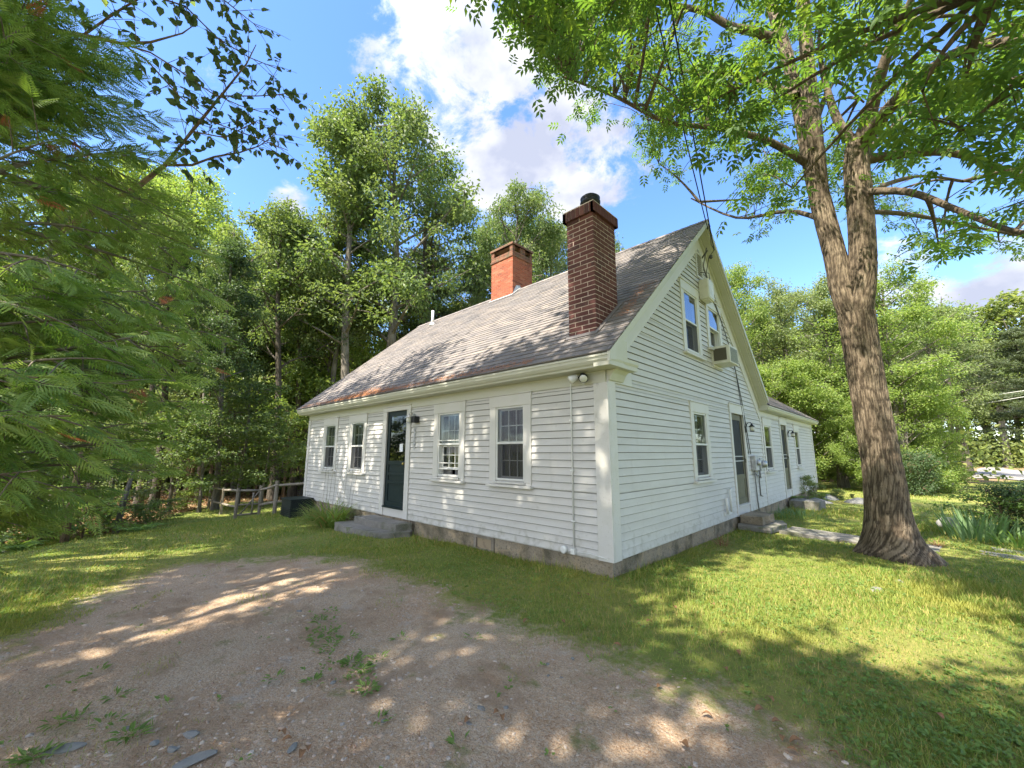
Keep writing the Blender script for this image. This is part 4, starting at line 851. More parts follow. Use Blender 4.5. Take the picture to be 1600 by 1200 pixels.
def put_tree(name,key,x,y,sc,rz,label,cat='tree',group=None,z=None,leafmat=None,sz=None):
    z=float(gz(x,y)) if z is None else z; r=empty(name,(x,y,z),label,cat,group); r.rotation_euler=(0,0,rz); r.scale=(sc,sc,sz or sc)
    for nm,me in zip(('trunk','crown'),MESH[key]):
        if leafmat and nm=='crown':
            kk=key+leafmat
            if kk not in MESH: c=me.copy(); c.materials.clear(); c.materials.append(M[leafmat]); MESH[kk]=c
            me=MESH[kk]
        o=bpy.data.objects.new(nm,me); COL.objects.link(o); o.parent=r
    return r
# species
tree_meshes('maple','bark_grey','leaf_mid',seed=11,Ht=20,hb=6,R=4.6,tr=.26,nleaf=21000,ll=.19,lw=.12,nl=34,cs=.66)
tree_meshes('oak','bark_grey','leaf_mid',seed=12,Ht=20,hb=7,R=4.0,tr=.28,nleaf=19000,ll=.19,lw=.115,nl=30,cs=.6,sub=5)
tree_meshes('slim','bark_grey','leaf_mid',seed=13,Ht=20,hb=7,R=2.6,tr=.17,nleaf=12500,ll=.18,lw=.11,shape='tall',nl=26,cs=.52,lean=(1.6,.3))
tree_meshes('airy','bark_dark','leaf_mid',seed=14,Ht=20,hb=8,R=3.6,tr=.2,nleaf=8500,ll=.18,lw=.11,shape='tall',nl=24,cs=.52,lean=(-.8,.5))
tree_meshes('pine','bark_dark','needle',seed=15,Ht=20,hb=7,R=3.2,tr=.2,nleaf=20000,ll=.26,lw=.05,shape='pine',nl=34,cs=.5,flat=.3,sub=4)
tree_meshes('bushy','bark_grey','leaf_yellow',seed=16,Ht=10,hb=.8,R=3.2,tr=.14,nleaf=19000,ll=.15,lw=.10,nl=36,cs=.5)
tree_meshes('sapling','bark_grey','leaf_mid',seed=17,Ht=5,hb=.9,R=1.5,tr=.05,nleaf=3600,ll=.13,lw=.085,nl=18,cs=.42,flat=.35,sub=4)
tree_meshes('sapling_b','bark_brown','leaf_mid',seed=18,Ht=6,hb=1.4,R=1.9,tr=.06,nleaf=3800,ll=.13,lw=.085,nl=16,cs=.42,flat=.3,sub=5)
tree_meshes('shrub','bark_brown','leaf_mid',seed=19,Ht=2.2,hb=.1,R=1.3,tr=.03,nleaf=6500,ll=.10,lw=.065,nl=30,cs=.34)
tree_meshes('brush','bark_brown','leaf_mid',seed=20,Ht=2.2,hb=.2,R=1.5,tr=.02,nleaf=1500,ll=.14,lw=.09,nl=16,cs=.3,sub=3,flat=.3)
# ------------------------------------------------------------ trees one can tell apart
def W(px,dist): p=at(px,705,dist); return float(p[0]),float(p[1])
def TR(name,key,px,dist,top,lab,H0=20,lm=None,rz=None,wide=1.,cat='tree',group=None):
    """top: pixel row its tip reaches, so its real height follows from how far it stands"""
    x,y=W(px,dist); z0=float(gz(x,y)); P=at(px,top,dist); h=P[2]-z0; sc=h/H0
    r=put_tree(name,key,x,y,sc*wide,random.uniform(0,6.28) if rz is None else rz,lab,cat,group,z0,lm,sz=sc); return r
# left wood
TR('maple_tree','airy',432,24,255,'tall straight grey trunk rising just behind the split rail fence, nearer the gate',lm='leaf_mid',rz=1.2)
TR('maple_tree','airy',462,26,300,'thin dark trunk standing close beside the left end of the house',lm='leaf_dark',rz=2.2)
TR('maple_tree','airy',228,21,300,'dark thick trunk left of its paler brown twin at the lawn edge',lm='leaf_dark',rz=.3)
TR('maple_tree','airy',252,21.5,280,'brown patchy trunk right of its darker twin at the lawn edge',lm='leaf_mid',rz=2)
TR('maple_tree','slim',346,20,330,'leaning dark trunk behind the far end of the rail fence',lm='leaf_dark',rz=-.9,group=None)
TR('maple_tree','slim',78,16,420,'slim dark leaning trunk in the undergrowth at the far left',lm='leaf_dark',rz=-.4)
TR('maple_tree','slim',372,30,262,'tall grey green maple crown filling the sky left of the slender trees',lm='leaf_pale',wide=1.5)
TR('maple_tree','oak',250,33,215,'bright yellow green maple crown showing behind the cedar',lm='leaf_yellow')
TR('maple_tree','oak',120,31,190,'sunlit yellow green crown behind the upper cedar branches',lm='leaf_yellow')
TR('maple_tree','oak',10,30,180,'leafy green crown at the extreme left behind the cedar',lm='leaf_mid')
TR('maple_tree','bushy',470,32,365,'rounded bright yellow green tree right behind the left roof corner',H0=10,lm='leaf_yellow',wide=.6)
for i,(px,d,top) in enumerate([(286,27,330),(318,29,300),(360,27,350),(398,31,320),(446,30,340),(478,31,380),(180,27,300),(150,30,330)]):
    TR('maple_tree',('airy','slim')[i%2],px,d,top,'one of the many slim trunked trees deep in the left wood',lm=('leaf_pale','leaf_yellow','leaf_mid')[i%3],wide=.85,group='slim trees deep in the left wood')
# behind the house
TR('maple_tree','slim',548,23,92,'slender tall tree leaning left above the left end of the roof',rz=3.6,lm='leaf_mid',wide=1.15)
TR('maple_tree','slim',505,25,170,'thin light green tree left of the tallest slender tree',rz=2.2,lm='leaf_pale',wide=.9)
TR('maple_tree','oak',598,24,135,'thick trunked tall oak with a broad open crown in the middle of the sky',rz=1.,lm='leaf_mid',wide=.95)
TR('maple_tree','airy',672,26,185,'airy tree at the right shoulder of the broad oak crown',rz=.5,lm='leaf_mid',wide=1.05)
TR('pine_tree','pine',655,29,318,'dark bare trunked pine with flat boughs behind the roof ridge',rz=1,wide=1.2)
TR('pine_tree','pine',735,31,352,'bushy pine just left of the red chimney')
TR('maple_tree','oak',752,34,322,'green maple crown just left of the red chimney top',lm='leaf_mid',wide=.9)
TR('maple_tree','maple',840,36,318,'green maple crown between the two chimneys, furthest back',lm='leaf_mid',wide=.7)
TR('maple_tree','oak',800,28,268,'oak crown rising between the red and the dark chimney',rz=3,wide=.8)
TR('maple_tree','maple',868,31,335,'light green crown close against the left side of the dark chimney',lm='leaf_pale',wide=.8)
TR('maple_tree','bushy',950,34,372,'small green crown peeping out right of the dark chimney',H0=10,lm='leaf_mid',wide=.5)
TR('maple_tree','bushy',500,27,455,'low bright bush tree behind the lower left roof slope',H0=10,lm='leaf_yellow')
TR('maple_tree','maple',620,33,400,'leafy maple filling the gap behind the middle of the roof',lm='leaf_yellow')
# right side
TR('maple_tree','maple',1165,26,392,'pale feathery tree with a pointed top right of the gable peak',lm='leaf_yellow',wide=.8)
TR('maple_tree','maple',1240,29,425,'pale green tree between the gable and the big ash trunk',lm='leaf_pale')
TR('maple_tree','oak',1310,27,415,'light green tree behind the fork of the big ash trunk',lm='leaf_pale')
TR('maple_tree','maple',1412,26,398,'broad sunlit tree just right of the big ash trunk',lm='leaf_yellow',wide=1.1)
TR('maple_tree','oak',1475,33,445,'green maple with open gaps right of the broad sunlit tree',lm='leaf_pale')
TR('pine_tree','pine',1506,46,432,'layered white pine standing beyond the lawn near the road',wide=1.7,rz=.3)
TR('pine_tree','pine',1632,34,470,'layered white pine at the right edge of the view',wide=1.8,rz=2.3)
TR('pine_tree','pine',1550,88,520,'dark pine across the road with a pale bare trunk',wide=1.7,rz=1.3)
TR('pine_tree','pine',1645,86,470,'dark pine beyond the road, furthest right',wide=1.9,rz=.3)
for i,(px,d,top,k,lm,lab) in enumerate([
 (1215,24,560,'bushy','leaf_yellow','dense pale bush tree directly behind the wing roof'),
 (1268,25,560,'bushy','leaf_yellow','bright bush tree at the far corner of the wing'),
 (1318,27,600,'bushy','leaf_mid','green bush tree seen between wing and ash trunk'),
 (1345,24,620,'bushy','leaf_yellow','low yellow green bush tree hidden partly by the ash trunk'),
 (1420,26,565,'bushy','leaf_yellow','tall yellow green bush tree beyond the lawn, right of the trunk'),
 (1462,29,600,'bushy','leaf_yellow','sunlit bush tree nearest the road edge'),
 (1390,31,520,'bushy','leaf_pale','pale bush tree second behind the ash trunk')]):
    TR('bush_tree',k,px,d,top,lab,H0=10,lm=lm,wide=1.0)
# saplings and shrubs at the edge of the left wood
sap=['maple_sapling','beech_sapling']
for i,(px,d,top,lm) in enumerate([(30,15,660,'leaf_mid'),(110,16,650,'leaf_mid'),(185,17,650,'leaf_pale'),(210,25,600,'leaf_pale'),(275,20,620,'leaf_mid'),(300,26,570,'leaf_pale'),(322,19,640,'leaf_mid'),(352,27,570,'leaf_yellow'),(380,21,590,'leaf_mid'),(405,27,560,'leaf_pale'),(417,19.5,660,'leaf_mid'),(448,24,620,'leaf_yellow'),(474,27,570,'leaf_yellow'),(385,34,500,'leaf_yellow'),(300,36,470,'leaf_yellow'),(335,32,520,'leaf_pale')]):
    TR(sap[i%2],('sapling','sapling_b')[i%2],px,d,top,'leafy young tree in the shaded wood edge left of the house',H0=5+i%2,lm=lm,wide=1.25,group='young trees along the left wood edge')
# ------------------------------------------------------------ far woodland as one mass
def woodland():
    rng=np.random.default_rng(5); tv=[];tf=[];lv=[]; o=0; keys=['maple','oak','airy','pine']
    spots=[]
    for px in range(-300,1900,26):
        for d in (40,52):
            dd=d+rng.uniform(-5,8); x,y=W(px+rng.uniform(-15,15),dd)
            if px>1400 and dd<85: 
                dd+=38; x,y=W(px,dd)
            spots.append((x,y,dd,px))
    for (x,y,dd,px) in spots:
        k=keys[int(rng.integers(0,4))]; a,b,c,_=MESH[k+'_raw']; h=rng.uniform(12,17) if px<700 else rng.uniform(12,16)
        if px>1400: h=rng.uniform(16,24)
        s=h/20; t=rng.uniform(0,6.28); R_=np.array([[math.cos(t),math.sin(t),0],[-math.sin(t),math.cos(t),0],[0,0,1]]); off=np.array([x,y,float(gz(x,y))])
        tv.append((a@R_)*s*[1.2,1.2,1]+off); tf.append(b+o); o+=len(a)
        n=len(c)//4; pick=rng.choice(n,3600,replace=False); q=c.reshape(-1,4,3)[pick]; q=q.mean(1,keepdims=True)+(q-q.mean(1,keepdims=True))*2.3; lv.append(((q.reshape(-1,3)@R_)*s*[1.25,1.25,1]+off))
        # low growth between the trunks
        n2=1100; g=rng.normal(size=(n2,3))*[2.4,2.4,1.3]+off+[0,0,1.6]; g[:,2]=np.maximum(g[:,2],off[2]+.05); lv.append(leaf_quads(g,rdir(n2,rng),unit(rdir(n2,rng)+[0,0,.8]),.36,.24))
    lvv=np.concatenate(lv); T=np.concatenate(tv); V=np.concatenate([lvv,T]); F1=quads(len(lvv)//4); F2=np.concatenate(tf)+len(lvv)
    me=np_mesh('woodland',V,[F1,F2],mi=np.concatenate([np.zeros(len(F1),int),np.ones(len(F2),int)])); o_=finish('woodland',me,[M['leaf_wood'],M['bark_grey']],None); tag(o_,'distant mixed woodland closing the view all round','woodland',kind='stuff')
M['leaf_wood']=leafm('woodland_leaves',[(.09,.15,.04),(.12,.19,.045),(.07,.12,.035),(.15,.21,.05)],var=[(.12,(.06,.11,.03),.45,.65)],f=.5)
woodland()
# ------------------------------------------------------------ shade pattern: where sunlight reaches the ground and walls
LIT=[tuple(H(*p)[:2]) for p in [(1035,878),(1090,925),(1010,955),(1110,1000),(1300,1015),(1400,1045),(1600,1095),(1640,1010),(1560,955),(1440,905),(1335,880),(1180,868),(1090,862)]]
LIT2=[[tuple(H(*p)[:2]) for p in q] for q in ([(60,1020),(300,940),(420,880),(600,880),(540,925),(330,960),(240,1015)],[(0,985),(160,930),(300,890),(60,920)],[(620,1000),(740,960),(760,1020),(660,1050)],[(860,1120),(1010,1105),(1060,1200),(840,1200)],[(1000,1040),(1090,1030),(1150,1090),(1040,1090)],[(380,1080),(520,1040),(560,1090),(430,1130)],[(1130,1150),(1200,1120),(1240,1190),(1150,1200)],[(0,850),(250,845),(380,830),(300,870),(0,890)])]
def sun_fall(P):
    """where the shadow of a point lands: ground xy, and hit on the front wall (x,z) if any"""
    P=np.asarray(P,float); t=(P[:,2]+.25)/SUN[2]; G=P-SUN*t[:,None]; tw=(P[:,1]-0.)/SUN[1]; Wp=P-SUN*tw[:,None]
    wall=(P[:,1]<0)&(Wp[:,2]>-.1)&(Wp[:,2]<2.4)&(Wp[:,0]>-10)&(Wp[:,0]<0)
    s=S1; k=(PZ-s*PY); tr=(P[:,2]-k-s*P[:,1])/(SUN[2]-s*SUN[1]); Rp=P-SUN*tr[:,None]
    roof=(Rp[:,1]>-.3)&(Rp[:,1]<PY)&(Rp[:,0]>-10.2)&(Rp[:,0]<.3)&(tr>0)
    return G,wall,Wp,roof,Rp
def keep_shade(P,rng,ground_p=.9,wall_p=.85,roof_p=.35):  # thins leaf clusters so the crowns throw the wanted sun patches
    G,wall,Wp,roof,Rp=sun_fall(P); n=len(P); pr=np.where(G[:,0]>.6,ground_p*.72,ground_p)
    u=rng.random(n)
    pr[pdist(G[:,0],G[:,1],LIT)>-.32]=0
    for q in LIT2: pr[pdist(G[:,0],G[:,1],q)>-.12]=.03
    w1=np.sin(Wp[:,0]*4.1+1)+np.sin(Wp[:,0]*9.3)*.6; pr=np.where(wall,np.where(w1>.35,.08,wall_p),pr)
    pr=np.where(wall&(Wp[:,0]<-8.9),.25,pr)
    r1=np.sin((Rp[:,0]+Rp[:,1]*.8)*2.3)+np.sin((Rp[:,0]-Rp[:,1]*.3)*1.1+2); hi=(Rp[:,1]>2.2)
    pr=np.where(roof,np.where(r1>.35,roof_p*1.9,roof_p*.15)*np.where(hi&(Rp[:,0]<-1.5),.35,1)*np.where(Rp[:,0]>-1.2,1.5,1),pr)
    far=(G[:,0]<-13)|(G[:,0]>6)|(G[:,1]<-6.5)|(G[:,1]>4.5); pr=np.where(far&~wall&~roof,pr*.12,pr)
    return u<pr
# ------------------------------------------------------------ big ash
def compound_template(n=3,L_=.24,leaf=.125,w=.052):
    P=[];D=[]
    for k in range(n):
        t=.3+.6*k/(n-1)
        for s in (-1,1): P.append((t*L_,0,0)); D.append((.55,s*.83,-.1))
    P.append((L_,0,0)); D.append((1,0,-.1)); P=np.array(P);D=np.array(D,float)
    V=leaf_quads(P,D,np.tile([0,0,1.],(len(P),1)),leaf,w,.1).reshape(-1,4,3)
    r=np.array([[(0,.002,0),(0,-.002,0),(L_,-.001,0),(L_,.001,0)]]); return np.concatenate([V,r])
def place_template(T,P,D,Nn,sc):
    D=unit(D); S=unit(np.cross(Nn,D)); U=np.cross(D,S); B=np.stack([D,S,U],1)   # rows
    sc=np.broadcast_to(np.asarray(sc,float),(len(P),))
    V=np.einsum('qvk,nkj->nqvj',T,B)*sc[:,None,None,None]+P[:,None,None,:]
    return V.reshape(-1,3)
SKY_OK=[(770,-400),(790,0),(778,55),(800,90),(838,110),(852,195),(880,215),(930,212),(962,172),(975,205),(1010,262),(1000,290),(1062,300),(1052,345),(1110,352),(1140,330),(1160,395),(1180,405),(1225,360),(1250,330),(1290,385),(1345,420),(1378,330),(1395,400),(1440,425),(1500,440),(1545,400),(1600,440),(2400,540),(2400,-400)]
def ash():
    rng=np.random.default_rng(21); bx,by=2.33,3.95; bz=float(gz(bx,by)); D0=8.6
    q=lambda px,py,d=D0:at(px,py,d)
    segs=[]; 
    tb=[q(1399,868)-np.array([0,0,.35]),q(1398,868),q(1393,846),q(1388,810),q(1380,740),q(1362,640),q(1348,560),q(1338,490)]
    segs.append((tb,[.42,.385,.33,.285,.255,.243,.24,.25]))
    A=[q(1345,520),q(1318,455),q(1305,400),q(1286,330),q(1268,255),q(1245,150,8.8),q(1222,60,9.2),q(1203,0,9.6),q(1190,-80,10.2),q(1180,-200,11)]
    segs.append((A,[.20,.185,.17,.16,.145,.12,.11,.10,.09,.05]))
    A2=[q(1284,300),q(1272,200,8.4),q(1262,100,8.5),q(1255,0,8.8),q(1250,-120,9.4),q(1270,-260,10)]
    segs.append((A2,[.11,.12,.115,.11,.09,.04]))
    Bs=[q(1338,500),q(1347,440),q(1347,380),q(1344,320),q(1338,260),q(1340,215)]
    segs.append((Bs,[.21,.195,.19,.185,.18,.165]))
    limbs=[([q(1212,62,9.2),q(1180,50,9),q(1140,40,8.8),q(1100,18,8.6),q(1050,8,8.4),q(1000,0,8.2),q(930,-20,8),q(860,-30,8)],.10),
     ([q(1338,235),q(1356,190,8.5),q(1375,120,8.2),q(1400,50,8),q(1432,-20,7.8),q(1470,-140,7.5)],.13),
     ([q(1345,230),q(1385,175,8.2),q(1440,120,7.6),q(1500,80,7),q(1600,60,6.2),q(1750,30,5.5)],.12),
     ([q(1350,250),q(1400,242,8.8),q(1480,238,9.2),q(1560,262,9.6),q(1640,300,10),q(1800,330,10.5)],.085),
     ([q(1335,225),q(1310,190,8.7),q(1290,130,9),q(1280,60,9.6),q(1290,-60,10.2)],.09),
     ([q(1262,230),q(1290,150,9.2),q(1310,128,9.8),q(1350,160,10.5)],.06),
     ([q(1290,345),q(1230,330,9.4),q(1150,340,10.4),q(1080,310,11.2)],.05),
     ([q(1268,260),q(1200,220,8),q(1120,200,7.4),q(1040,190,7),q(960,150,6.8),q(880,120,6.6)],.07),
     ([q(1245,150),q(1160,120,9.6),q(1060,110,10.4),q(960,90,11),q(880,60,11.4)],.07),
     ([q(1350,300),q(1420,300,8),q(1500,330,7.6),q(1580,360,7.2),q(1700,380,7)],.06),([q(1348,330),q(1420,335,9.5),q(1500,350,10.5),q(1600,370,11.5)],.045),
     ([q(1400,50,8),q(1480,10,6.6),q(1560,-20,5.2),q(1640,-60,4.4)],.07),
     ([q(1190,-80,10.2),q(1080,-160,10),q(960,-220,10)],.08),([q(1250,-120,9.4),q(1350,-220,9.6),q(1450,-300,10)],.08),
     ([q(1203,0,9.6),q(1150,-60,11.5),q(1080,-60,13)],.07),([q(1350,245),q(1420,180,10.5),q(1500,160,12),q(1580,170,13)],.07),
     ([q(1344,320),q(1380,290,10),q(1440,275,11.4),q(1520,285,12.6)],.05)]
    pts=[]
    for p,r in limbs:
        p=np.array(p); segs.append((p,np.linspace(r,.018,len(p)))); 
        for a,b in zip(p[:-1],p[1:]):
            for t in np.linspace(0,1,6)[:-1]: pts.append(a+(b-a)*t)
    for p in (A[5:],A2[3:]):
        for x in p: pts.append(np.array(x))
    # smooth the big segments
    def smooth(p,r,n=4):
        p=np.array(p);r=np.array(r); t=np.arange(len(p)); tt=np.linspace(0,len(p)-1,(len(p)-1)*n+1)
        pp=np.pad(p,((1,1),(0,0)),mode='edge'); out=[];
        for x in tt:
            i=min(int(x),len(p)-2); f=x-i; p0,p1,p2,p3=pp[i],pp[i+1],pp[i+2],pp[i+3]
            out.append(.5*((2*p1)+(-p0+p2)*f+(2*p0-5*p1+4*p2-p3)*f*f+(-p0+3*p1-3*p2+p3)*f**3))
        out=np.array(out); rr=np.interp(tt,t,r)*(1+.015*np.sin(tt*2.1)); return out,rr
    S=[smooth(*s) for s in segs]
    def fine(sp,sides,step):
        p,r=sp; L_=np.concatenate([[0],np.cumsum(np.linalg.norm(np.diff(p,axis=0),axis=1))]); m=int(L_[-1]/step); t=np.linspace(0,L_[-1],m); P=np.stack([np.interp(t,L_,p[:,c]) for c in range(3)],1); R_=np.interp(t,L_,r)
        for _ in range(6): P[1:-1]=(P[:-2]+2*P[1:-1]+P[2:])/4
        V,F=tubes_np([(P,R_)],sides); V=V.reshape(m,sides,3); ax=P[:,None,:]
        U=np.linspace(0,2*math.pi,sides,endpoint=False)[None,:]*R_[:,None]; Z=np.broadcast_to(t[:,None],U.shape)
        g=np.random.default_rng(3).random((256,256))
        def vn(u,v):
            i=np.floor(u).astype(int); j=np.floor(v).astype(int); fu=u-i; fv=v-j; fu=fu*fu*(3-2*fu); fv=fv*fv*(3-2*fv); G=lambda a,b:g[a%256,b%256]
            return (G(i,j)*(1-fu)+G(i+1,j)*fu)*(1-fv)+(G(i,j+1)*(1-fu)+G(i+1,j+1)*fu)*fv
        w1=vn(U*7+7,Z*4)*.8; rid=1-np.abs(2*vn(U*52+w1*2.,Z*6+w1)-1); rid2=1-np.abs(2*vn(U*95+9+w1,Z*30)-1); big=vn(U*4+3,Z*1.7)
        fur=np.clip(.68*rid**1.5+.32*rid2,0,1); d=-.017*fur*np.clip(R_/.25,.35,1.1)[:,None]+.014*(big-.5)*np.clip(R_/.25,.3,1)[:,None]
        n_=unit(V-ax); V=V+n_*d[...,None]; return V.reshape(-1,3),F,fur.ravel()
    tv=[];tf=[];fu=[];o_=0
    for sp_,sd,stp in zip(S[:4],(210,120,80,120),(.018,.025,.03,.025)):
        v,f,u_=fine(sp_,sd,stp); tv.append(v); tf.append(f+o_); fu.append(u_); o_+=len(v)
    tv=np.concatenate(tv); tf=np.concatenate(tf); fu=np.concatenate(fu); tv2,tf2=tubes_np(S[4:],9)
    # root flare and lumps on the bole
    h=tv[:,2]-bz; ang=np.arctan2(tv[:,1]-by,tv[:,0]-bx); fl=np.clip(1-np.maximum(h,0)/.75,0,1)**2*(tv[:,2]<bz+.8)
    k=1+fl*(.10+.26*np.maximum(0,np.cos(3*(ang-1.0)))+.34*np.maximum(0,np.cos((ang+.35)))**6)
    tv[:,0]=bx+(tv[:,0]-bx)*np.where(h<.8,k,1); tv[:,1]=by+(tv[:,1]-by)*np.where(h<.8,k,1)
    # crown: leaf clusters through the crown's volume
    C=np.array([2.2,3.6,8.6]); Rr=np.array([8.2,8.0,5.2]); n=60000
    X=rng.uniform(-1,1,(n,3)); X=X[(np.linalg.norm(X,axis=1)<1)]; X=C+X*Rr
    px,py,z=project(X); inf=(z>.3)&(px>-40)&(px<1640)&(py>-40)&(py<1240)
    dist=np.linalg.norm(X-CAM,axis=1)
    of=.30*FPX/np.maximum(z,.5); inside=inpoly(px,py,SKY_OK)&inpoly(px,py+of*1.3,SKY_OK)&inpoly(px+of,py+of*.6,SKY_OK)&inpoly(px-of,py+of*.6,SKY_OK)
    ok=(~inf)|(inside&(z>2.0))
    ok&=dist>2.6
    gap=VN(px/60.,py/45.,1.,2.)+.6*VN(px/22.,py/20.,1.,.7)        # airy parts of the crown
    ok&=(~inf)|(gap>-.22)
    ok&=(X[:,2]>3.3)
    ok&=~((X[:,1]>-.5)&(X[:,1]<7.5)&(X[:,0]<.9)&(X[:,2]<7.0))
    for st in (A,A2,Bs,tb):
        sp=np.array([project(p)[:2] for p in st]); dd=np.full(len(X),1e9)
        for a_,b_ in zip(sp[:-1],sp[1:]):
            v=b_-a_; t=np.clip(((px-a_[0])*v[0]+(py-a_[1])*v[1])/(v@v),0,1); dd=np.minimum(dd,np.hypot(px-a_[0]-t*v[0],py-a_[1]-t*v[1]))
        ok&=~((dd<34)&(dist<9.6)&inf)
    X=X[ok]; X=X[keep_shade(X,rng,1.3,.75,.5)]
    pts=np.array(pts); 
    d2=((X[:,None,:]-pts[None])**2).sum(-1); j=d2.argmin(1); dn=np.sqrt(d2.min(1)); X=X[dn<3.4]; j=j[dn<3.4]
    px,py,z=project(X); inf=(z>.3)&(px>-80)&(px<1680)&(py>-80)&(py<1240)
    kin=rng.permutation(np.where(inf)[0])[:4300]; kout=rng.permutation(np.where(~inf)[0])[:700]; sel=np.concatenate([kin,kout]); X=X[sel]; j=j[sel]; vis=np.concatenate([np.ones(len(kin),bool),np.zeros(len(kout),bool)])
    # hubs: secondary boughs, then twigs from the nearest hub
    hubs=rng.choice(len(X),170,replace=False); hs=[]; HP=[]
    for i in hubs:
        b=bez(pts[j[i]],X[i],.25,7,rng); hs.append((b,np.linspace(.035,.010,7))); HP+= [b[2],b[3],b[4],b[5],b[6]]
    HP=np.array(HP+list(pts)); d2=((X[:,None,:]-HP[None])**2).sum(-1); jj=d2.argmin(1); tw=[]
    for i in range(len(X)): tw.append((bez(HP[jj[i]],X[i],.12,4,rng),np.linspace(.010,.004,4)))
    tv3,tf3=tubes_np(hs,6); tv4,tf4=tubes_np(tw,3)
    Vt=np.concatenate([tv,tv2,tv3,tv4]); Ft=np.concatenate([tf,tf2+len(tv),tf3+len(tv)+len(tv2),tf4+len(tv)+len(tv2)+len(tv3)])
    base=np.array([bx,by,bz]); r=empty('ash_tree',tuple(base),'big forked ash with rough brown bark standing on the lawn at the right','tree')
    def part(nm,V,F,m,sm=False):
        me=np_mesh(nm,V-base,[F],smooth=sm); me.materials.append(M[m]); o=bpy.data.objects.new(nm,me); COL.objects.link(o); o.parent=r; return o
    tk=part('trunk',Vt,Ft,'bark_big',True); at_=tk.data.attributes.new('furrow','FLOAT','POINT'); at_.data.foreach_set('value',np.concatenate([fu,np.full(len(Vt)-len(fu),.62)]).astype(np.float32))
    T=compound_template(); nl=np.where(vis,8,5); idx=np.repeat(np.arange(len(X)),nl); nn=len(idx)
    P=X[idx]+rng.normal(size=(nn,3))*np.array([.2,.2,.15]); D=unit(rdir(nn,rng)*[1,1,.4]+np.array([0,0,-.42])); Nn=unit(rdir(nn,rng)*.45+[0,0,1.])
    V=place_template(T,P,D,Nn,rng.uniform(.62,1.05,nn)); cw_=part('crown',V,quads(len(V)//4),'leaf_ash'); set_tone(cw_.data,np.repeat(rng.random(nn),4*len(T))*.8+rng.random(len(V)//4).repeat(4)*.2)
    print('ash leaflets',len(V)//4)
ash()
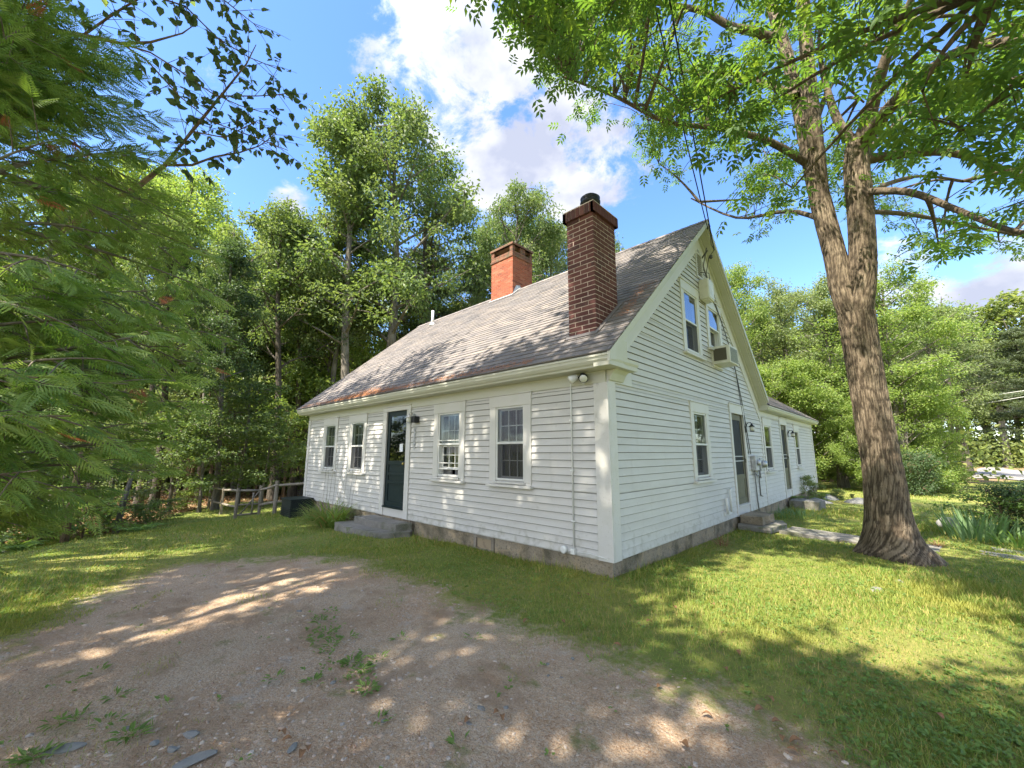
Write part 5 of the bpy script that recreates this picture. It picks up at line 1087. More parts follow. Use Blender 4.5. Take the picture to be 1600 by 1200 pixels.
# ------------------------------------------------------------ cedar at the left
def cedar():
    rng=np.random.default_rng(31)
    bxy=at(-420,700,4.3); bx,by=float(bxy[0]),float(bxy[1]); bz=float(gz(bx,by)); base=np.array([bx,by,bz])
    r=empty('cedar_tree',tuple(base),'feathery green cedar leaning in from the left edge, with flat drooping sprays','tree')
    tr=[base+[0,0,-.2],base+[0,.02,1.5],base+[.05,.03,4],base+[.0,0,7],base+[-.05,0,10.5]]
    segs=[(np.array(tr),np.array([.22,.17,.13,.09,.03]))]
    tips=[(330,455,4.6),(325,520,4.3),(300,575,4.0),(285,640,3.9),(240,690,3.9),(330,400,5.0),(300,360,5.2),(250,320,5.2),(200,745,3.8),(120,760,3.6),(60,735,3.0),(150,560,2.9),(200,600,3.0),(240,520,3.2),(110,650,2.7),(60,590,2.6),(200,185,5.2),(150,60,5.0),(170,105,5.2),(90,60,4.5),(60,30,4.2),(120,110,5.0),(30,120,4.4),(185,150,5.3),(40,40,3.8),(100,140,4.7),(70,-20,4.2),(230,455,3.6),(150,430,3.3),(90,500,3.0),(280,480,3.7),(180,375,4.3),(240,250,5.0),(160,130,4.9),(130,60,4.8),(100,0,4.6),(50,100,4.0),(80,220,3.6),(60,400,3.2),(20,20,4.0),(20,660,3.0),(130,-60,4.8),(40,-80,4.2),(180,500,3.4),(60,160,4.4),(0,480,3.6),(290,420,4.4),(255,600,3.6),(180,680,3.4),(30,760,3.4)]
    tw=[];FP=[];FD=[];FN=[]; bl=[]
    for i,t in enumerate(tips):
        e=at(*t); st=base+np.array([0,0,max(.45,e[2]-bz+rng.uniform(-.5,.15)-(1.5 if t[1]<320 else .25))]); b=bez(st,e,rng.uniform(.1,.55),14,rng); segs.append((b,np.linspace(.026,.003,14)))
        d=unit(e-st); side=unit(np.cross(d,[0,0,1.])); m=len(b)
        Ltot=np.linalg.norm(e-st); nt=int(Ltot*.72/.085)
        for k in range(nt):
            u=.30+.70*k/nt; x=np.array([np.interp(u*(m-1),np.arange(m),b[:,c]) for c in range(3)]); s=1 if k%2 else -1
            ln=rng.uniform(.28,.55)*(1.15-u*.55); dd=unit(d*rng.uniform(.5,.9)+side*s*rng.uniform(.5,1.)+np.array([0,0,rng.uniform(-.95,.12)])); y=x+dd*ln+np.array([0,0,-.10*ln]); q=bez(x,y,.03,4); tw.append((q,np.linspace(.0045,.002,4)))
            nf=max(3,int(ln/.06))
            for w_ in range(nf):
                v=(w_+.4)/nf; p=x+(y-x)*v; ss=1 if w_%2 else -1; s2=unit(np.cross(dd,[0,0,1.])+1e-3)
                FP.append(p); FD.append(unit(dd*.8+s2*ss*.75+np.array([0,0,rng.uniform(-.5,.0)]))); FN.append(unit(np.array([0,0,1.])+rng.normal(size=3)*.45))
            FP.append(y); FD.append(dd+np.array([0,0,-.2])); FN.append(unit(np.array([0,0,1.])+rng.normal(size=3)*.4))
    # spray: a rachis with short flat branchlets, each with scale fingers
    P=[];D=[];Ls=[]
    for k in range(9):
        t=.06+.9*k/8; l=.075*(1-.75*t)+.012
        for s in (-1,1): P.append((t*.17,0,0)); D.append((.72,s*.7,0)); Ls.append(l)
    for k in range(2,6):
        t=.06+.9*k/8; l=.075*(1-.75*t)+.012
        for s in (-1,1): P.append((t*.17+.72*l*.45,s*.7*l*.45,0)); D.append((.98,s*.15,0)); Ls.append(l*.5)
    P.append((.0,0,0)); D.append((1,0,0)); Ls.append(.2)
    T=leaf_quads(np.array(P),np.array(D,float),np.tile([0,0,1.],(len(P),1)),np.array(Ls),np.where(np.array(Ls)>.15,.007,.0105),.12).reshape(-1,4,3)
    FP=np.array(FP);FD=np.array(FD);FN=np.array(FN); px,py,z=project(FP)
    keep=(z>1.2)|(px<-200); keep&=~((px>345)&(py>180)) ; FP,FD,FN=FP[keep],FD[keep],FN[keep]
    V=place_template(T,FP,FD,FN,rng.uniform(.65,1.15,len(FP)))
    br=rng.random(len(FP))<.006
    tv,tf=tubes_np(segs,7); tv2,tf2=tubes_np(tw,4); Vt=np.concatenate([tv,tv2]); Ft=np.concatenate([tf,tf2+len(tv)])
    me=np_mesh('trunk',Vt-base,[Ft],smooth=True); me.materials.append(M['bark_twig']); o=bpy.data.objects.new('trunk',me); COL.objects.link(o); o.parent=r
    nT=len(T); me=np_mesh('crown',V-base,[quads(len(V)//4)],mi=np.repeat(br.astype(int),nT)); me.materials.append(M['cedar']); me.materials.append(M['cedar_brown']); set_tone(me,np.repeat(rng.random(len(FP)),4*nT)*.8+rng.random(len(V)//4).repeat(4)*.2); o=bpy.data.objects.new('crown',me); COL.objects.link(o); o.parent=r
    print('cedar fronds',len(FP),len(V)//4)
cedar()
# ------------------------------------------------------------ broadleaf boughs reaching in at the top left
def linden():
    rng=np.random.default_rng(41); b0=at(-260,700,6.6); base=np.array([b0[0],b0[1],float(gz(b0[0],b0[1]))])
    r=empty('linden_tree',tuple(base),'linden reaching dark heart shaped leaves across the upper left sky','tree')
    q=lambda px,py,d:at(px,py,d)
    top=base+[.2,.1,7.5]; segs=[(np.array([base+[0,0,-.2],base+[.1,0,3],base+[.15,.1,5.5],top,base+[.2,.2,10]]),np.array([.2,.16,.13,.1,.04]))]
    br=[([base+[.12,0,3.6],q(60,380,6.2),q(215,292,5.8),q(258,258,5.7),q(300,205,5.6),q(345,150,5.5),q(385,100,5.4),q(400,70,5.4)],.035),
        ([q(262,258,5.7),q(300,258,5.6),q(335,245,5.6),q(375,238,5.5),q(405,228,5.5),q(430,210,5.5)],.016),
        ([base+[.15,0,5.3],q(40,40,6),q(130,55,5.8),q(190,68,5.7),q(235,66,5.6),q(285,52,5.6),q(305,38,5.6)],.028),
        ([q(190,68,5.8),q(235,82,5.7),q(280,110,5.6),q(330,145,5.5),q(375,165,5.4),q(420,178,5.4)],.010),([q(190,68,5.8),q(230,95,5.7),q(280,150,5.6),q(330,190,5.5),q(400,215,5.4),q(450,235,5.3)],.010),
        ([q(130,55,5.8),q(180,20,5.7),q(230,-10,5.6),q(290,10,5.5),q(340,60,5.5),q(390,90,5.4),q(440,110,5.3)],.012),([q(200,-60,5.7),q(280,-40,5.5),q(350,0,5.5),q(400,40,5.4)],.014),
        ([q(258,258,5.7),q(290,240,5.5),q(290,200,5.5)],.009),([q(345,150,5.5),q(400,150,5.4),q(440,148,5.3)],.008),([q(300,205,5.6),q(350,215,5.5),q(400,190,5.4),q(425,205,5.4)],.008)]
    dens=[1,1.6,.5,1.2,.9,1.6,2.2,.6,1.6,1.4]
    P=[];D=[];tw=[]
    for (p,rd),dn in zip(br,dens):
        p=np.array(p); segs.append((p,np.linspace(rd,.004,len(p))))
        for a,b in zip(p[:-1],p[1:]):
            pa=project(a)[0]
            if pa<60: continue
            L_=np.linalg.norm(b-a); n=max(1,int(L_*13*dn))
            for k in range(n):
                s=a+(b-a)*rng.random(); e=s+unit(unit(b-a)*.6+rdir(1,rng)[0])*rng.uniform(.12,.5); tw.append((np.array([s,(s+e)/2+[0,0,.02],e]),np.array([.004,.003,.0015])))
                m=rng.integers(2,7)
                for _ in range(m): t=rng.uniform(.3,1); P.append(s+(e-s)*t); D.append(unit(unit(e-s)*.5+rdir(1,rng)[0]*.6+np.array([0,0,-.5])))
    P=np.array(P);D=np.array(D); n=len(P)
    # broad pointed leaf: six-corner outline
    D=unit(D); Nn=unit(rdir(n,rng)*.7+[0,0,1.]); S=unit(np.cross(D,Nn)); Nn=np.cross(S,D); l=rng.uniform(.055,.10,n)[:,None]
    o=lambda a,b,c:P+D*l*a+S*l*b+Nn*l*c
    V=np.stack([o(0,0,0),o(.05,.32,.08),o(.45,.40,.10),o(1.05,0,-.08),o(.45,-.40,.10),o(.05,-.32,.08)],1).reshape(-1,3)
    tv,tf=tubes_np(segs,8); tv2,tf2=tubes_np(tw,3)
    me=np_mesh('trunk',np.concatenate([tv,tv2])-base,[np.concatenate([tf,tf2+len(tv)])],smooth=True); me.materials.append(M['bark_brown']); ob=bpy.data.objects.new('trunk',me); COL.objects.link(ob); ob.parent=r
    i=np.arange(n)[:,None]*6; F=np.concatenate([i+[0,1,2,3],i+[0,3,4,5]]); me=np_mesh('crown',V-base,[F]); me.materials.append(M['leaf_beech']); ob=bpy.data.objects.new('crown',me); COL.objects.link(ob); ob.parent=r
linden()
# ------------------------------------------------------------ unseen maples added behind the viewer, crowns shaped to dapple the yard
def shade_grove():
    rng=np.random.default_rng(51)
    trees=[((-8.5,-10.5),(-7,-8.5,11.5),(5.5,4.5,4.)),((-2.5,-12),(-2.0,-9.0,12.),(5,4.5,4)),((4.5,-12),(3.5,-8.5,11.5),(5,4.5,4)),((9.5,-6.5),(8.5,-3.5,10.5),(4.5,4.5,4)),((-13.5,-9),(-13,-6.5,11.5),(5,4,4))]
    labs=['tall maple behind the viewer left of the drive','tall maple directly behind the viewer','tall maple behind the viewer right of the drive','tall maple standing out of view to the right','tall maple out of view beyond the cedar']
    for (b,c,R_),lab in zip(trees,labs):
        base=np.array([b[0],b[1],float(gz(*b))]); X=rng.uniform(-1,1,(9000,3)); X=X[np.linalg.norm(X,axis=1)<1]*R_+c
        px,py,z=project(X); inf=(z>.1)&(px>-60)&(px<1660)&(py>-60); X=X[~inf]; X=X[keep_shade(X,rng,.68,.66,.3)]; X=X[:800]
        segs=[(np.array([base+[0,0,-.3],base+[0,0,4],(base+[0,0,8])*.6+np.array(c)*.4,np.array(c)+[0,0,2]]),np.array([.3,.24,.18,.05]))]
        hub=rng.choice(len(X),26,replace=False)
        for i in hub: segs.append((bez(base+[0,0,rng.uniform(5,8)],X[i],.3,6,rng),np.linspace(.09,.02,6)))
        n=len(X)*20; P=np.repeat(X,20,0)+rng.normal(size=(n,3))*[.3,.3,.22]; V=leaf_quads(P,rdir(n,rng),unit(rdir(n,rng)*.8+[0,0,1.]),.2,.14)
        r=empty('maple_tree',tuple(base),lab,'tree'); tv,tf=tubes_np(segs,7)
        for nm,vv,ff,mm in (('trunk',tv,tf,'bark_grey'),('crown',V,quads(n),'leaf_mid')):
            me=np_mesh(nm,vv-base,[ff]); me.materials.append(M[mm]); o=bpy.data.objects.new(nm,me); COL.objects.link(o); o.parent=r
shade_grove()
# ------------------------------------------------------------ ground cover
PATH=[(.0,4.7),(5.9,4.2),(5.9,5.5),(.0,6.0)]
def free_ground(x,y): return ~(((x<.02)&(x>-10.0)&(y>.0)&(y<15.2))|inpoly(x,y,[(.03,4.72),(.8,4.7),(3,4.7),(3,5.4),(.7,6),(.03,6)])|inpoly(x,y,[(-6.35,-.75),(-4.2,-.62),(-4.2,0),(-6.3,0)]))
def sample_view(n,dmin,dmax,rng,pw=1.3,pxr=(-30,1630)):
    px=rng.uniform(*pxr,n); d=dmin+(dmax-dmin)*rng.random(n)**pw; P=ray0(px)*d[:,None]+CAM[:2]; return P[:,0],P[:,1],d
def ray0(px):
    d=_f[None]+((px-800)/FPX)[:,None]*_r[None]-((705-600)/FPX)*_u[None]; d=d[:,:2]; return d/np.linalg.norm(d,axis=1,keepdims=True)
def grass():
    rng=np.random.default_rng(61); X=[];Y=[];Dd=[]
    for n,a,b,pw in ((330000,1.9,7.5,1.15),(260000,6,15,1.2),(90000,13,30,1.1)):
        x,y,d=sample_view(n,a,b,rng,pw); X.append(x);Y.append(y);Dd.append(d)
    x=np.concatenate(X);y=np.concatenate(Y);d=np.concatenate(Dd); g=pdist(x,y,GRAVEL)+.25*VN(x,y,2.3,1.3)+.12*VN(x,y,7.,.4); wd=pdist(x,y,WOODS)+.4*VN(x,y,1.3,.3)
    thin=.65+.35*np.clip(VN(x,y,1.7,2.1)+.4,-1,1)
    pg=np.clip(.5-g/.5,0,1)+np.where((VN(x,y,3.1,3.)>.95),.25,0)*(g>0)+np.where((g>0)&(inpoly(x,y,[tuple(H(*p)[:2]) for p in [(0,1060),(250,1090),(420,1200),(0,1210)]])),.07,0)
    ok=free_ground(x,y)&(rng.random(len(x))<pg*thin)&(rng.random(len(x))<np.clip(.6-wd/1.5,0.02,1)); x,y,d=x[ok],y[ok],d[ok]; n=len(x)
    h=rng.lognormal(-3.55,.4,n).clip(.014,.08)*(1+.6*np.clip(VN(x,y,1.1,.9),-.6,1))*np.where(d>12,1.25,1); w_=np.clip(d*.0013,.004,.022)
    h=np.where((pdist(x,y,GRAVEL)>-.1),h*.7,h)
    h=np.where((y<0)&(y>-.35)&(x<-.4)&(x>-4.2)&(rng.random(n)<.5),h*1.6,h); hn=(np.abs(x-.12)<.18)&(y>0)|(np.abs(y+.12)<.18)&(x<0)&(x>-10); h=np.where(hn,h*1.5,h)
    base=np.stack([x,y,gz(x,y)-.006+.012*VN(x,y,2.2,1)],1); az=rng.uniform(0,6.28,n); ln=rng.uniform(.2,1.1,n); t=base+np.stack([np.cos(az)*ln*h,np.sin(az)*ln*h,h],1); s=np.stack([-np.sin(az),np.cos(az),np.zeros(n)],1)*w_[:,None]*.5
    V=np.stack([base-s,base+s,t],1).reshape(-1,3); me=np_mesh('grass',V,[np.arange(n*3).reshape(n,3)]); o=finish('grass',me,M['grass'],None); tag(o,'short mown grass blades of the lawn around the house','grass',kind='stuff'); print('blades',n)
grass()
def herbs():
    rng=np.random.default_rng(62); x,y,d=sample_view(26000,2.2,14,rng,1.3); g=pdist(x,y,GRAVEL); m=VN(x,y,1.6,.2)+.5*VN(x,y,4.3,1.)
    ok=free_ground(x,y)&(((g<-.1)&(m>.15))|((g<-.1)&(rng.random(len(x))<.15))|((g>0)&(rng.random(len(x))<.01))|(inpoly(x,y,[tuple(H(*p)[:2]) for p in [(470,960),(520,950),(560,1010),(600,1080),(560,1100),(500,1060)]])&(rng.random(len(x))<.5)))
    x,y=x[ok],y[ok]; n0=len(x); k=3; idx=np.repeat(np.arange(n0),k); n=len(idx); P=np.stack([x,y,gz(x,y)+.012],1)[idx]+rng.normal(size=(n,3))*[.012,.012,.006]; az=rng.uniform(0,6.28,n)
    D=np.stack([np.cos(az),np.sin(az),rng.uniform(.0,.9,n)],1); Nn=unit(rng.normal(size=(n,3))*.3+[0,0,1.]); V=leaf_quads(P,D,Nn,rng.uniform(.018,.04,n),rng.uniform(.013,.026,n),.1)
    me=np_mesh('ground_cover',V,[quads(n)]); o=finish('ground_cover',me,M['fern'],None); tag(o,'clover and low weeds growing through the lawn','weeds',kind='stuff')
herbs()
def pebbles():
    rng=np.random.default_rng(63); x,y,d=sample_view(30000,1.8,9.5,rng,1.25); g=pdist(x,y,GRAVEL)+.2*VN(x,y,2,1); ok=(g>.02)&(rng.random(len(x))<np.clip(.45+.5*VN(x,y,1.2,.5),.12,1)); x,y=x[ok],y[ok]; n=len(x)
    t=(1+5**.5)/2; I=unit(np.array([(-1,t,0),(1,t,0),(-1,-t,0),(1,-t,0),(0,-1,t),(0,1,t),(0,-1,-t),(0,1,-t),(t,0,-1),(t,0,1),(-t,0,-1),(-t,0,1)],float)); F=np.array([(0,11,5),(0,5,1),(0,1,7),(0,7,10),(0,10,11),(1,5,9),(5,11,4),(11,10,2),(10,7,6),(7,1,8),(3,9,4),(3,4,2),(3,2,6),(3,6,8),(3,8,9),(4,9,5),(2,4,11),(6,2,10),(8,6,7),(9,8,1)])
    s=np.clip(rng.lognormal(-5.05,.5,n),.003,.024); az=rng.uniform(0,6.28,n); sc=np.stack([s*rng.uniform(.8,1.5,n),s*rng.uniform(.6,1.,n),s*rng.uniform(.3,.65,n)],1)
    V=(I[None]*(1+rng.normal(size=(n,12,1))*.12))*sc[:,None,:]; c,s_=np.cos(az)[:,None],np.sin(az)[:,None]; V=np.stack([V[...,0]*c-V[...,1]*s_,V[...,0]*s_+V[...,1]*c,V[...,2]],-1)+np.stack([x,y,gz(x,y)+.012*VN(x,y,2.2,1)],1)[:,None,:]
    me=np_mesh('gravel',V.reshape(-1,3),[(F[None]+np.arange(n)[:,None,None]*12).reshape(-1,3)]); o=finish('gravel',me,mat('pebble_stone',(.3,.28,.26),.85,isl=[(.34,.26,.19),(.42,.33,.25),(.33,.30,.26),(.50,.41,.32),(.29,.19,.125),(.38,.32,.26)],bump=[(120,.3,.003)]),None); tag(o,'loose grey and tan pebbles of the gravel drive','gravel',kind='stuff')
pebbles()
def litter():
    rng=np.random.default_rng(64); x,y,d=sample_view(34000,1.8,10,rng,1.2); g=pdist(x,y,GRAVEL); ok=(g>-.3)&free_ground(x,y); x,y=x[ok],y[ok]; n=len(x); az=rng.uniform(0,6.28,n); P=np.stack([x,y,gz(x,y)+.006+.012*VN(x,y,2.2,1)],1)
    V1=leaf_quads(P,np.stack([np.cos(az),np.sin(az),rng.uniform(-.05,.15,n)],1),np.tile([0,0,1.],(n,1)),rng.uniform(.02,.07,n),rng.uniform(.0016,.004,n),.1)
    # dry leaves in the wood
    m=9000; px=rng.uniform(-20,480,m); dd=rng.uniform(11,30,m); q=ray0(px)*dd[:,None]+CAM[:2]; k=pdist(q[:,0],q[:,1],WOODS)>-.1; q=q[k]; m=len(q); V2=leaf_quads(np.stack([q[:,0],q[:,1],gz(q[:,0],q[:,1])+.02],1),rdir(m,rng)*[1,1,.3],unit(rdir(m,rng)*.5+[0,0,1.]),.14,.1)
    V=np.concatenate([V1,V2]); me=np_mesh('leaf_litter',V,[quads(len(V)//4)]); o=finish('leaf_litter',me,M['leaf_dead'],None); tag(o,'dry needles, twigs and fallen leaves strewn over drive and wood floor','leaf litter',kind='stuff')
litter()
def fallen_leaf(x,y,s,rz,lab='curled tan dead leaf lying on the grass or drive'):
    mb=MB(); n=5; vs=[]
    for i in range(n+1):
        t=i/n; w_=.5*math.sin(math.pi*min(1,t*.92+.06))**.8; cz=.22*math.sin(t*3.1); vs+=[(t-.5,-w_*.6,cz+.28*w_),(t-.5,0,cz),(t-.5,w_*.6,cz+.22*w_)]
    vs=[(a*s,b*s,c*s) for a,b,c in vs]; mb.add(vs,[(3*i,3*i+3,3*i+4,3*i+1) for i in range(n)]+[(3*i+1,3*i+4,3*i+5,3*i+2) for i in range(n)])
    o=mb.build('dead_leaf',M['leaf_dead'],None); o.location=(x,y,float(gz(x,y))+.02); o.rotation_euler=(random.uniform(-.3,.3),random.uniform(-.3,.3),rz); tag(o,lab,'leaf',group='dead leaves scattered in front of the house')
for (px,py) in [(905,938),(918,940),(1055,960),(1015,983),(1130,1000),(822,978),(965,1018),(1135,1056),(1155,1030),(880,980),(1030,1082),(1205,1103),(1188,1120),(1215,1140),(1225,1165),(1245,1170),(1240,1185),(1305,1190),(1070,1175),(1355,1188),(1470,1130),(440,1155),(448,1165),(470,1188),(480,1180),(785,1130),(775,1122),(730,1135),(985,958),(1115,955),(1240,948),(1105,1128)]:
    P=H(px,py); fallen_leaf(P[0],P[1],random.uniform(.04,.065),random.uniform(0,6.28))
def rock(x,y,r,h,name,lab,cat='rock',group=None,seed=0,mt='rock',sub=3,dz=0):
    import bmesh
    rng=random.Random(seed); bm=bmesh.new(); bmesh.ops.create_icosphere(bm,subdivisions=sub,radius=1); a=[Vector((rng.uniform(-1,1),rng.uniform(-1,1),rng.uniform(-1,1))).normalized() for _ in range(9)]
    for v in bm.verts:
        c=v.co.copy()
        for q in a:
            d=c.dot(q)-.62
            if d>0: c-=q*d*.85
        v.co=Vector((c.x*r[0],c.y*r[1],c.z*h))
    me=bpy.data.meshes.new(name); bm.to_mesh(me); bm.free(); me.materials.append(M[mt]); o=bpy.data.objects.new(name,me); COL.objects.link(o); o.location=(x,y,float(gz(x,y))+dz); o.rotation_euler=(0,0,rng.uniform(0,6.28)); return tag(o,lab,cat,group)
for i,(px,py,a,b,h) in enumerate([(297,1152,.055,.035,.015),(300,1192,.11,.05,.015),(268,1175,.04,.025,.015),(240,1165,.035,.025,.012),(100,1172,.11,.035,.02),(457,1172,.045,.022,.012),(752,1112,.055,.035,.015),(857,1060,.02,.015,.01),(877,1063,.018,.016,.01),(855,1042,.022,.015,.012),(468,955,.04,.025,.01),(733,1137,.03,.02,.012),(200,1140,.03,.02,.01),(600,1130,.03,.02,.01),(520,1070,.025,.02,.01),(895,1033,.025,.018,.01),(790,1110,.02,.02,.01),(680,1000,.03,.02,.01)]):
    P=H(px,py); rock(P[0],P[1],(a,b),h,'flat_stone','flat blue grey stone set in the gravel drive','stone','flat stones bedded in the drive',seed=i,dz=.004,sub=2)
for i,(px,py,a,lab) in enumerate([(1404,912,.07,'small white stone in the lawn just in front of the ash trunk'),(1370,925,.11,'flat pale stone level with the grass left of the small white one')]):
    P=H(px,py); rock(P[0],P[1],(a,a*.6),.03,'pale_stone',lab,'stone',seed=40+i)
for i,(px,d,a,h,lab) in enumerate([(1462,13.2,.22,.22,'squat boulder at the left end of the iris bed'),(1482,13.6,.3,.3,'larger grey boulder behind the iris clump'),(1530,13.2,.35,.2,'low rock under the dark round bush'),(1288,19.,.5,.22,'mossy boulder beyond the far wing step'),(1330,18.,.45,.2,'low boulder row stone left of the ash trunk'),(1262,17.2,.6,.22,'long grey rock beside the far step'),(14,12.4,.35,.14,'heap of grey stones at the far left lawn edge'),(1590,11.5,.3,.14,'dark rock at the right edge of the flower bed')]):
    x,y=W(px,d); rock(x,y,(a,a*.7),h,'boulder',lab,'rock',seed=60+i)
# ------------------------------------------------------------ plants
def strap_plant(name,x,y,n,L_,w_,m,lab,cat,spread=.25,arch=1.,seed=0,yx=1.):
    rng=np.random.default_rng(seed); V=[];F=[];o=0; z=float(gz(x,y))
    for i in range(n):
        az=rng.uniform(0,6.28); r=spread*math.sqrt(rng.random()); b=np.array([math.cos(az)*r,math.sin(az)*r*yx,0]); a2=az+rng.normal()*.7; l=L_*rng.uniform(.6,1.1); k=5; d=np.array([math.cos(a2),math.sin(a2),0]); s=np.array([-d[1],d[0],0]); tl=rng.uniform(.15,.6)*arch
        for j in range(k+1):
            t=j/k; p=b+d*l*(tl*t+.45*arch*t*t)+np.array([0,0,l*(t*1.0-.62*arch*t*t*tl*2)]); wd=w_*(1-t**2.5)*.5+.001; V+=[p-s*wd,p+s*wd]
        F+=[(o+2*j,o+2*j+1,o+2*j+3,o+2*j+2) for j in range(k)]; o+=2*(k+1)
    me=np_mesh(name,np.array(V),[np.array(F)]); me.materials.append(M[m]); ob=bpy.data.objects.new(name,me); COL.objects.link(ob); ob.location=(x,y,z); return tag(ob,lab,cat)
strap_plant('daylily',-7.0,-.45,260,.75,.024,'daylily','arching yellow green daylily clump beside the front step','plant',.42,1.,1,.6)
strap_plant('daylily',-8.1,-.36,120,.5,.018,'daylily','smaller daylily clump between the black box and its larger neighbour','plant',.35,1.,2,.6)
mb=MB()
for i in range(9):
    x=-7.9+i*.2; mb.tube([(x,-.35,-.35),(x+random.uniform(-.05,.05),-.3,.3),(x+random.uniform(-.12,.12),-.25,random.uniform(.7,1.15))],.003,4)
o=mb.build('dry_stalk',M['wood_grey']); tag(o,'thin bare flower stalks rising above the daylilies against the white wall','stalks',kind='stuff')
x,y=W(1497,11.6); strap_plant('iris',x,y,70,.62,.035,'iris','sword leaved iris clump in the bed right of the ash trunk','plant',.4,.45,3)
x,y=W(1530,12.2); strap_plant('iris',x,y,60,.5,.03,'iris','second iris clump nearer the dark round bush','plant',.35,.5,4)
x,y=W(1570,11.2); strap_plant('iris',x,y,50,.42,.03,'fern','leafy low clump at the right edge of the flower bed','plant',.35,.9,5)
x,y=W(1440,9.9); strap_plant('grass_tuft',x,y,50,.18,.006,'leaf_dead','dry straw tuft in the grass before the iris bed','grass tuft',.07,1.,6)
x,y=W(1100,9.3); strap_plant('grass_tuft',.28,3.0,50,.22,.006,'leaf_dead','dry straw tuft against the foundation of the gable wall','grass tuft',.09,1.,7)
x,y=W(1225,16); strap_plant('grass_tuft',.4,7.9,200,.3,.012,'iris','lush tall grass beside the granite step block','grass tuft',.75,.9,8)
TR('dark_bush','shrub',1582,12.8,765,'round dark green bush standing beside the flower bed at the right',H0=2.2,lm='leaf_dark',wide=1.05,cat='bush')
TR('dark_bush','shrub',1430,23.5,712,'low dark spreading bush beyond the sunny lawn',H0=2.2,lm='leaf_dark',wide=.95,cat='bush')
TR('green_bush','shrub',1395,24.5,715,'bright low bush behind the ash trunk at the lawn edge',H0=2.2,lm='leaf_yellow',wide=1.7,cat='bush')
TR('green_bush','shrub',1452,27,728,'bright low bush where lawn and road meet',H0=2.2,lm='leaf_yellow',wide=1.7,cat='bush')
TR('green_bush','brush',1264,18.3,755,'leafy shrub against the far wall of the wing',H0=2.2,lm='leaf_mid',wide=1.,cat='bush')
TR('green_bush','brush',1250,16.8,745,'small twiggy shrub beside the far wing door',H0=2.2,lm='leaf_pale',wide=.8,cat='bush')
TR('green_bush','shrub',1300,19,765,'low mixed shrub at the far corner of the wing',H0=2.2,lm='leaf_mid',wide=1.1,cat='bush')
TR('green_bush','shrub',1322,20,772,'dark low shrub between wing corner and ash trunk',H0=2.2,lm='leaf_dark',wide=1.1,cat='bush')
for i,(px,d,top,lm) in enumerate([(20,13,800,'leaf_mid'),(70,13.5,790,'fern'),(150,13.6,785,'leaf_yellow'),(235,15.5,790,'fern'),(200,15,788,'leaf_mid'),(110,15,775,'leaf_yellow'),(265,17,780,'leaf_mid'),(160,18,770,'leaf_yellow'),(40,17,765,'leaf_mid'),(300,21,768,'leaf_yellow'),(-10,14,790,'leaf_mid'),(350,26,745,'leaf_mid'),(400,28,740,'leaf_mid'),(450,27,740,'leaf_mid')]):
    TR('wood_edge_shrub','brush',px,d,top,'low leafy shrub growing on the brown wood floor at the left',H0=2.2,lm=lm,wide=1.6,cat='shrub',group='low shrubs along the left wood edge')
for i,(px,d,top,k,lab) in enumerate([(1236,15.2,775,'brush','leafy plants between granite step and far door step'),(1275,18.0,770,'brush','leafy plants beside the long grey rock'),(1348,20.5,768,'brush','leafy plants just left of the ash trunk'),(1545,12.6,775,'brush','leafy plants between iris and round dark bush')]):
    TR('leafy_plant',k,px,d,top,lab,H0=2.2,lm='fern',wide=1.5,cat='plant')
def fern(x,y,lab,seed):
    rng=np.random.default_rng(seed); P=[];D=[];Ls=[]; z=float(gz(x,y))
    for f in range(11):
        az=f*.6+rng.uniform(-.2,.2); d=np.array([math.cos(az),math.sin(az),0]); s=np.array([-d[1],d[0],0]); l=rng.uniform(.35,.55)
        for k in range(16):
            t=(k+1)/17; p=d*l*t+np.array([0,0,l*(1.1*t-.8*t*t)]); q=.13*(1-t)*min(1,t*5)+.02
            for g in(-1,1): P.append(p); D.append(s*g+d*.3+np.array([0,0,-.2])); Ls.append(q)
    P=np.array(P);D=np.array(D);V=leaf_quads(P,D,np.tile([0,0,1.],(len(P),1)),np.array(Ls),.025,.1); me=np_mesh('fern',V,[quads(len(P))]); me.materials.append(M['fern']); o=bpy.data.objects.new('fern',me); COL.objects.link(o); o.location=(x,y,z); tag(o,lab,'fern')
for i,(px,d,lab) in enumerate([(245,13.2,'upright fern at the lawn edge, nearest the rail fence'),(228,12.6,'fern left of the upright one at the lawn edge'),(18,12.2,'yellowish fern behind the stones at the far left'),(60,12.4,'green fern right of the stones at the far left')]): x,y=W(px,d); fern(x,y,lab,70+i)
def weed(px,py,n,lab,seed):
    rng=np.random.default_rng(seed); B=H(px,py); x,y=float(B[0]),float(B[1]); az=rng.uniform(0,6.28,n); rr=.09*rng.random(n)**.5; P=np.stack([np.cos(az)*rr*.6,np.sin(az)*rr*.6,np.full(n,.01)],1); D=np.stack([np.cos(az),np.sin(az),rng.uniform(.05,.8,n)],1)
    V=leaf_quads(P,D,np.tile([0,0,1.],(n,1)),rng.uniform(.03,.075,n),rng.uniform(.012,.022,n),.15); me=np_mesh('weed',V,[quads(n)]); me.materials.append(M['fern']); o=bpy.data.objects.new('weed',me); COL.objects.link(o); o.location=(x,y,float(gz(x,y))+.005); tag(o,lab,'weed',group='weeds in the gravel drive')
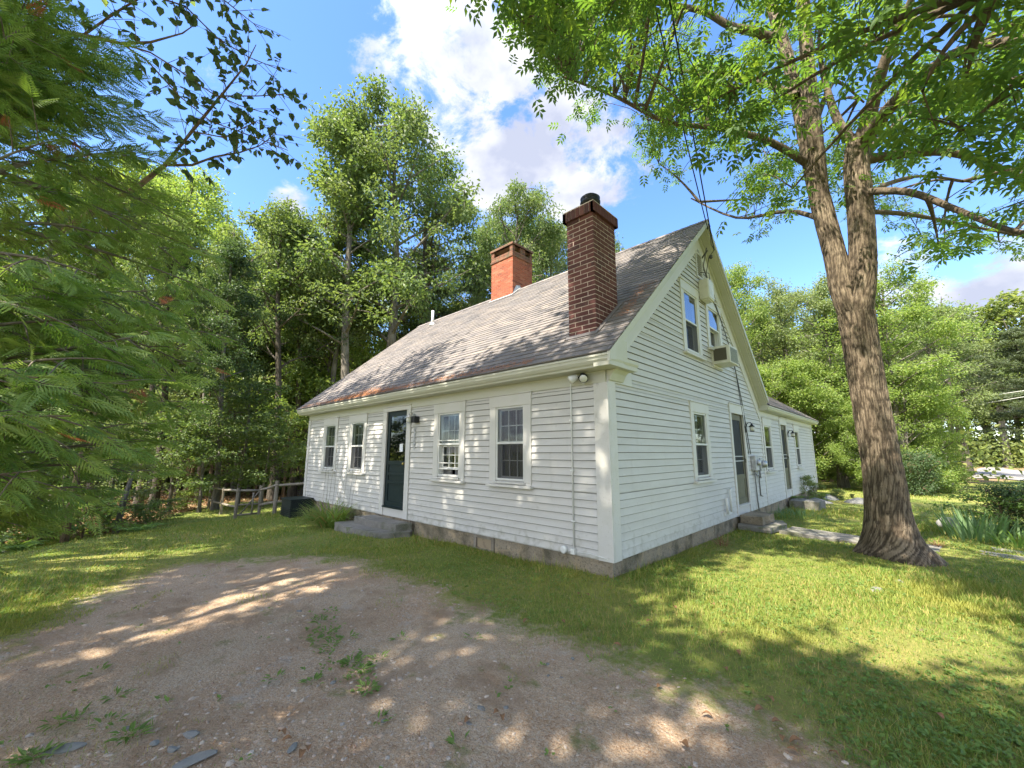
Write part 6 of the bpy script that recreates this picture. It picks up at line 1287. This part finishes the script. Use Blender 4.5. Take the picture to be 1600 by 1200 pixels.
for i,(px,py,n) in enumerate([(550,1040,45),(565,1052,40),(572,1082,24),(490,1072,18),(500,975,18),(510,992,18),(495,1005,20),(520,1012,16),(545,1000,14),(590,1035,14),(628,1002,10),(150,1050,14),(165,1135,16),(200,1150,24),(205,1155,20),(60,1188,26),(40,1190,20),(120,1125,14),(590,1133,10),(716,1172,10),(740,1000,10),(430,1065,12),(95,1130,16),(180,1092,12)]): weed(px,py,n,'small green leafy weed sprouting from the gravel drive',80+i)
# pale snags among the trees
for i,(px,d,h,r,lx,lab) in enumerate([(198,14.5,1.6,.06,.25,'short pale birch snag at the left wood edge'),(124,12.8,1.9,.06,.05,'thin mossy dead stem at the lawn edge'),(88,14,1.1,.05,.05,'short grey stump stem far left'),(300,22,5,.06,.5,'thin crooked stem behind the fence end'),(318,24,6,.07,-.4,'slim upright stem behind the fence end')]):
    x,y=W(px,d); z=float(gz(x,y)); mb=MB(); mb.tube([(x,y,z-.2),(x+lx*.3,y+lx*.3,z+h*.5),(x+lx*.7,y+lx*.7,z+h)],[r*1.2,r,r*.5],8); mb.tube([(x+lx*.3,y+lx*.3,z+h*.5),(x+lx*.3+.3,y+.3,z+h*.62)],[r*.4,r*.15],5); o=mb.build('dead_tree',M['bark_brown' if i%2 else 'bark_grey'],None,(x,y,z)); tag(o,lab,'dead tree')
# wires
mb=MB()
def catenary(a,b,sag,r,n=24):
    a=np.array(a,float);b=np.array(b,float); P=[a+(b-a)*t-np.array([0,0,sag*4*t*(1-t)]) for t in np.linspace(0,1,n)]; mb.tube(P,r,6)
catenary((.28,3.96,5.42),tuple(at(1036,-60,4.2)+np.array([0,0,0])),.12,.011); catenary((.27,3.70,5.78),tuple(at(1008,-60,4.2)),.12,.010)
o=mb.build('overhead_cable',M['rubber']); tag(o,'pair of black service cables climbing from the gable peak through the leaves','cable')
for i,(a,b,lab) in enumerate([((1330,640,46),(1680,598,30),'uppermost pale utility wire across the trees at the right'),((1330,655,46),(1680,606,30),'lowest pale utility wire across the trees at the right')]):
    mb=MB(); catenary(at(*a),at(*b),.2,.02); o=mb.build('utility_wire',M['wire_white']); tag(o,lab,'wire')
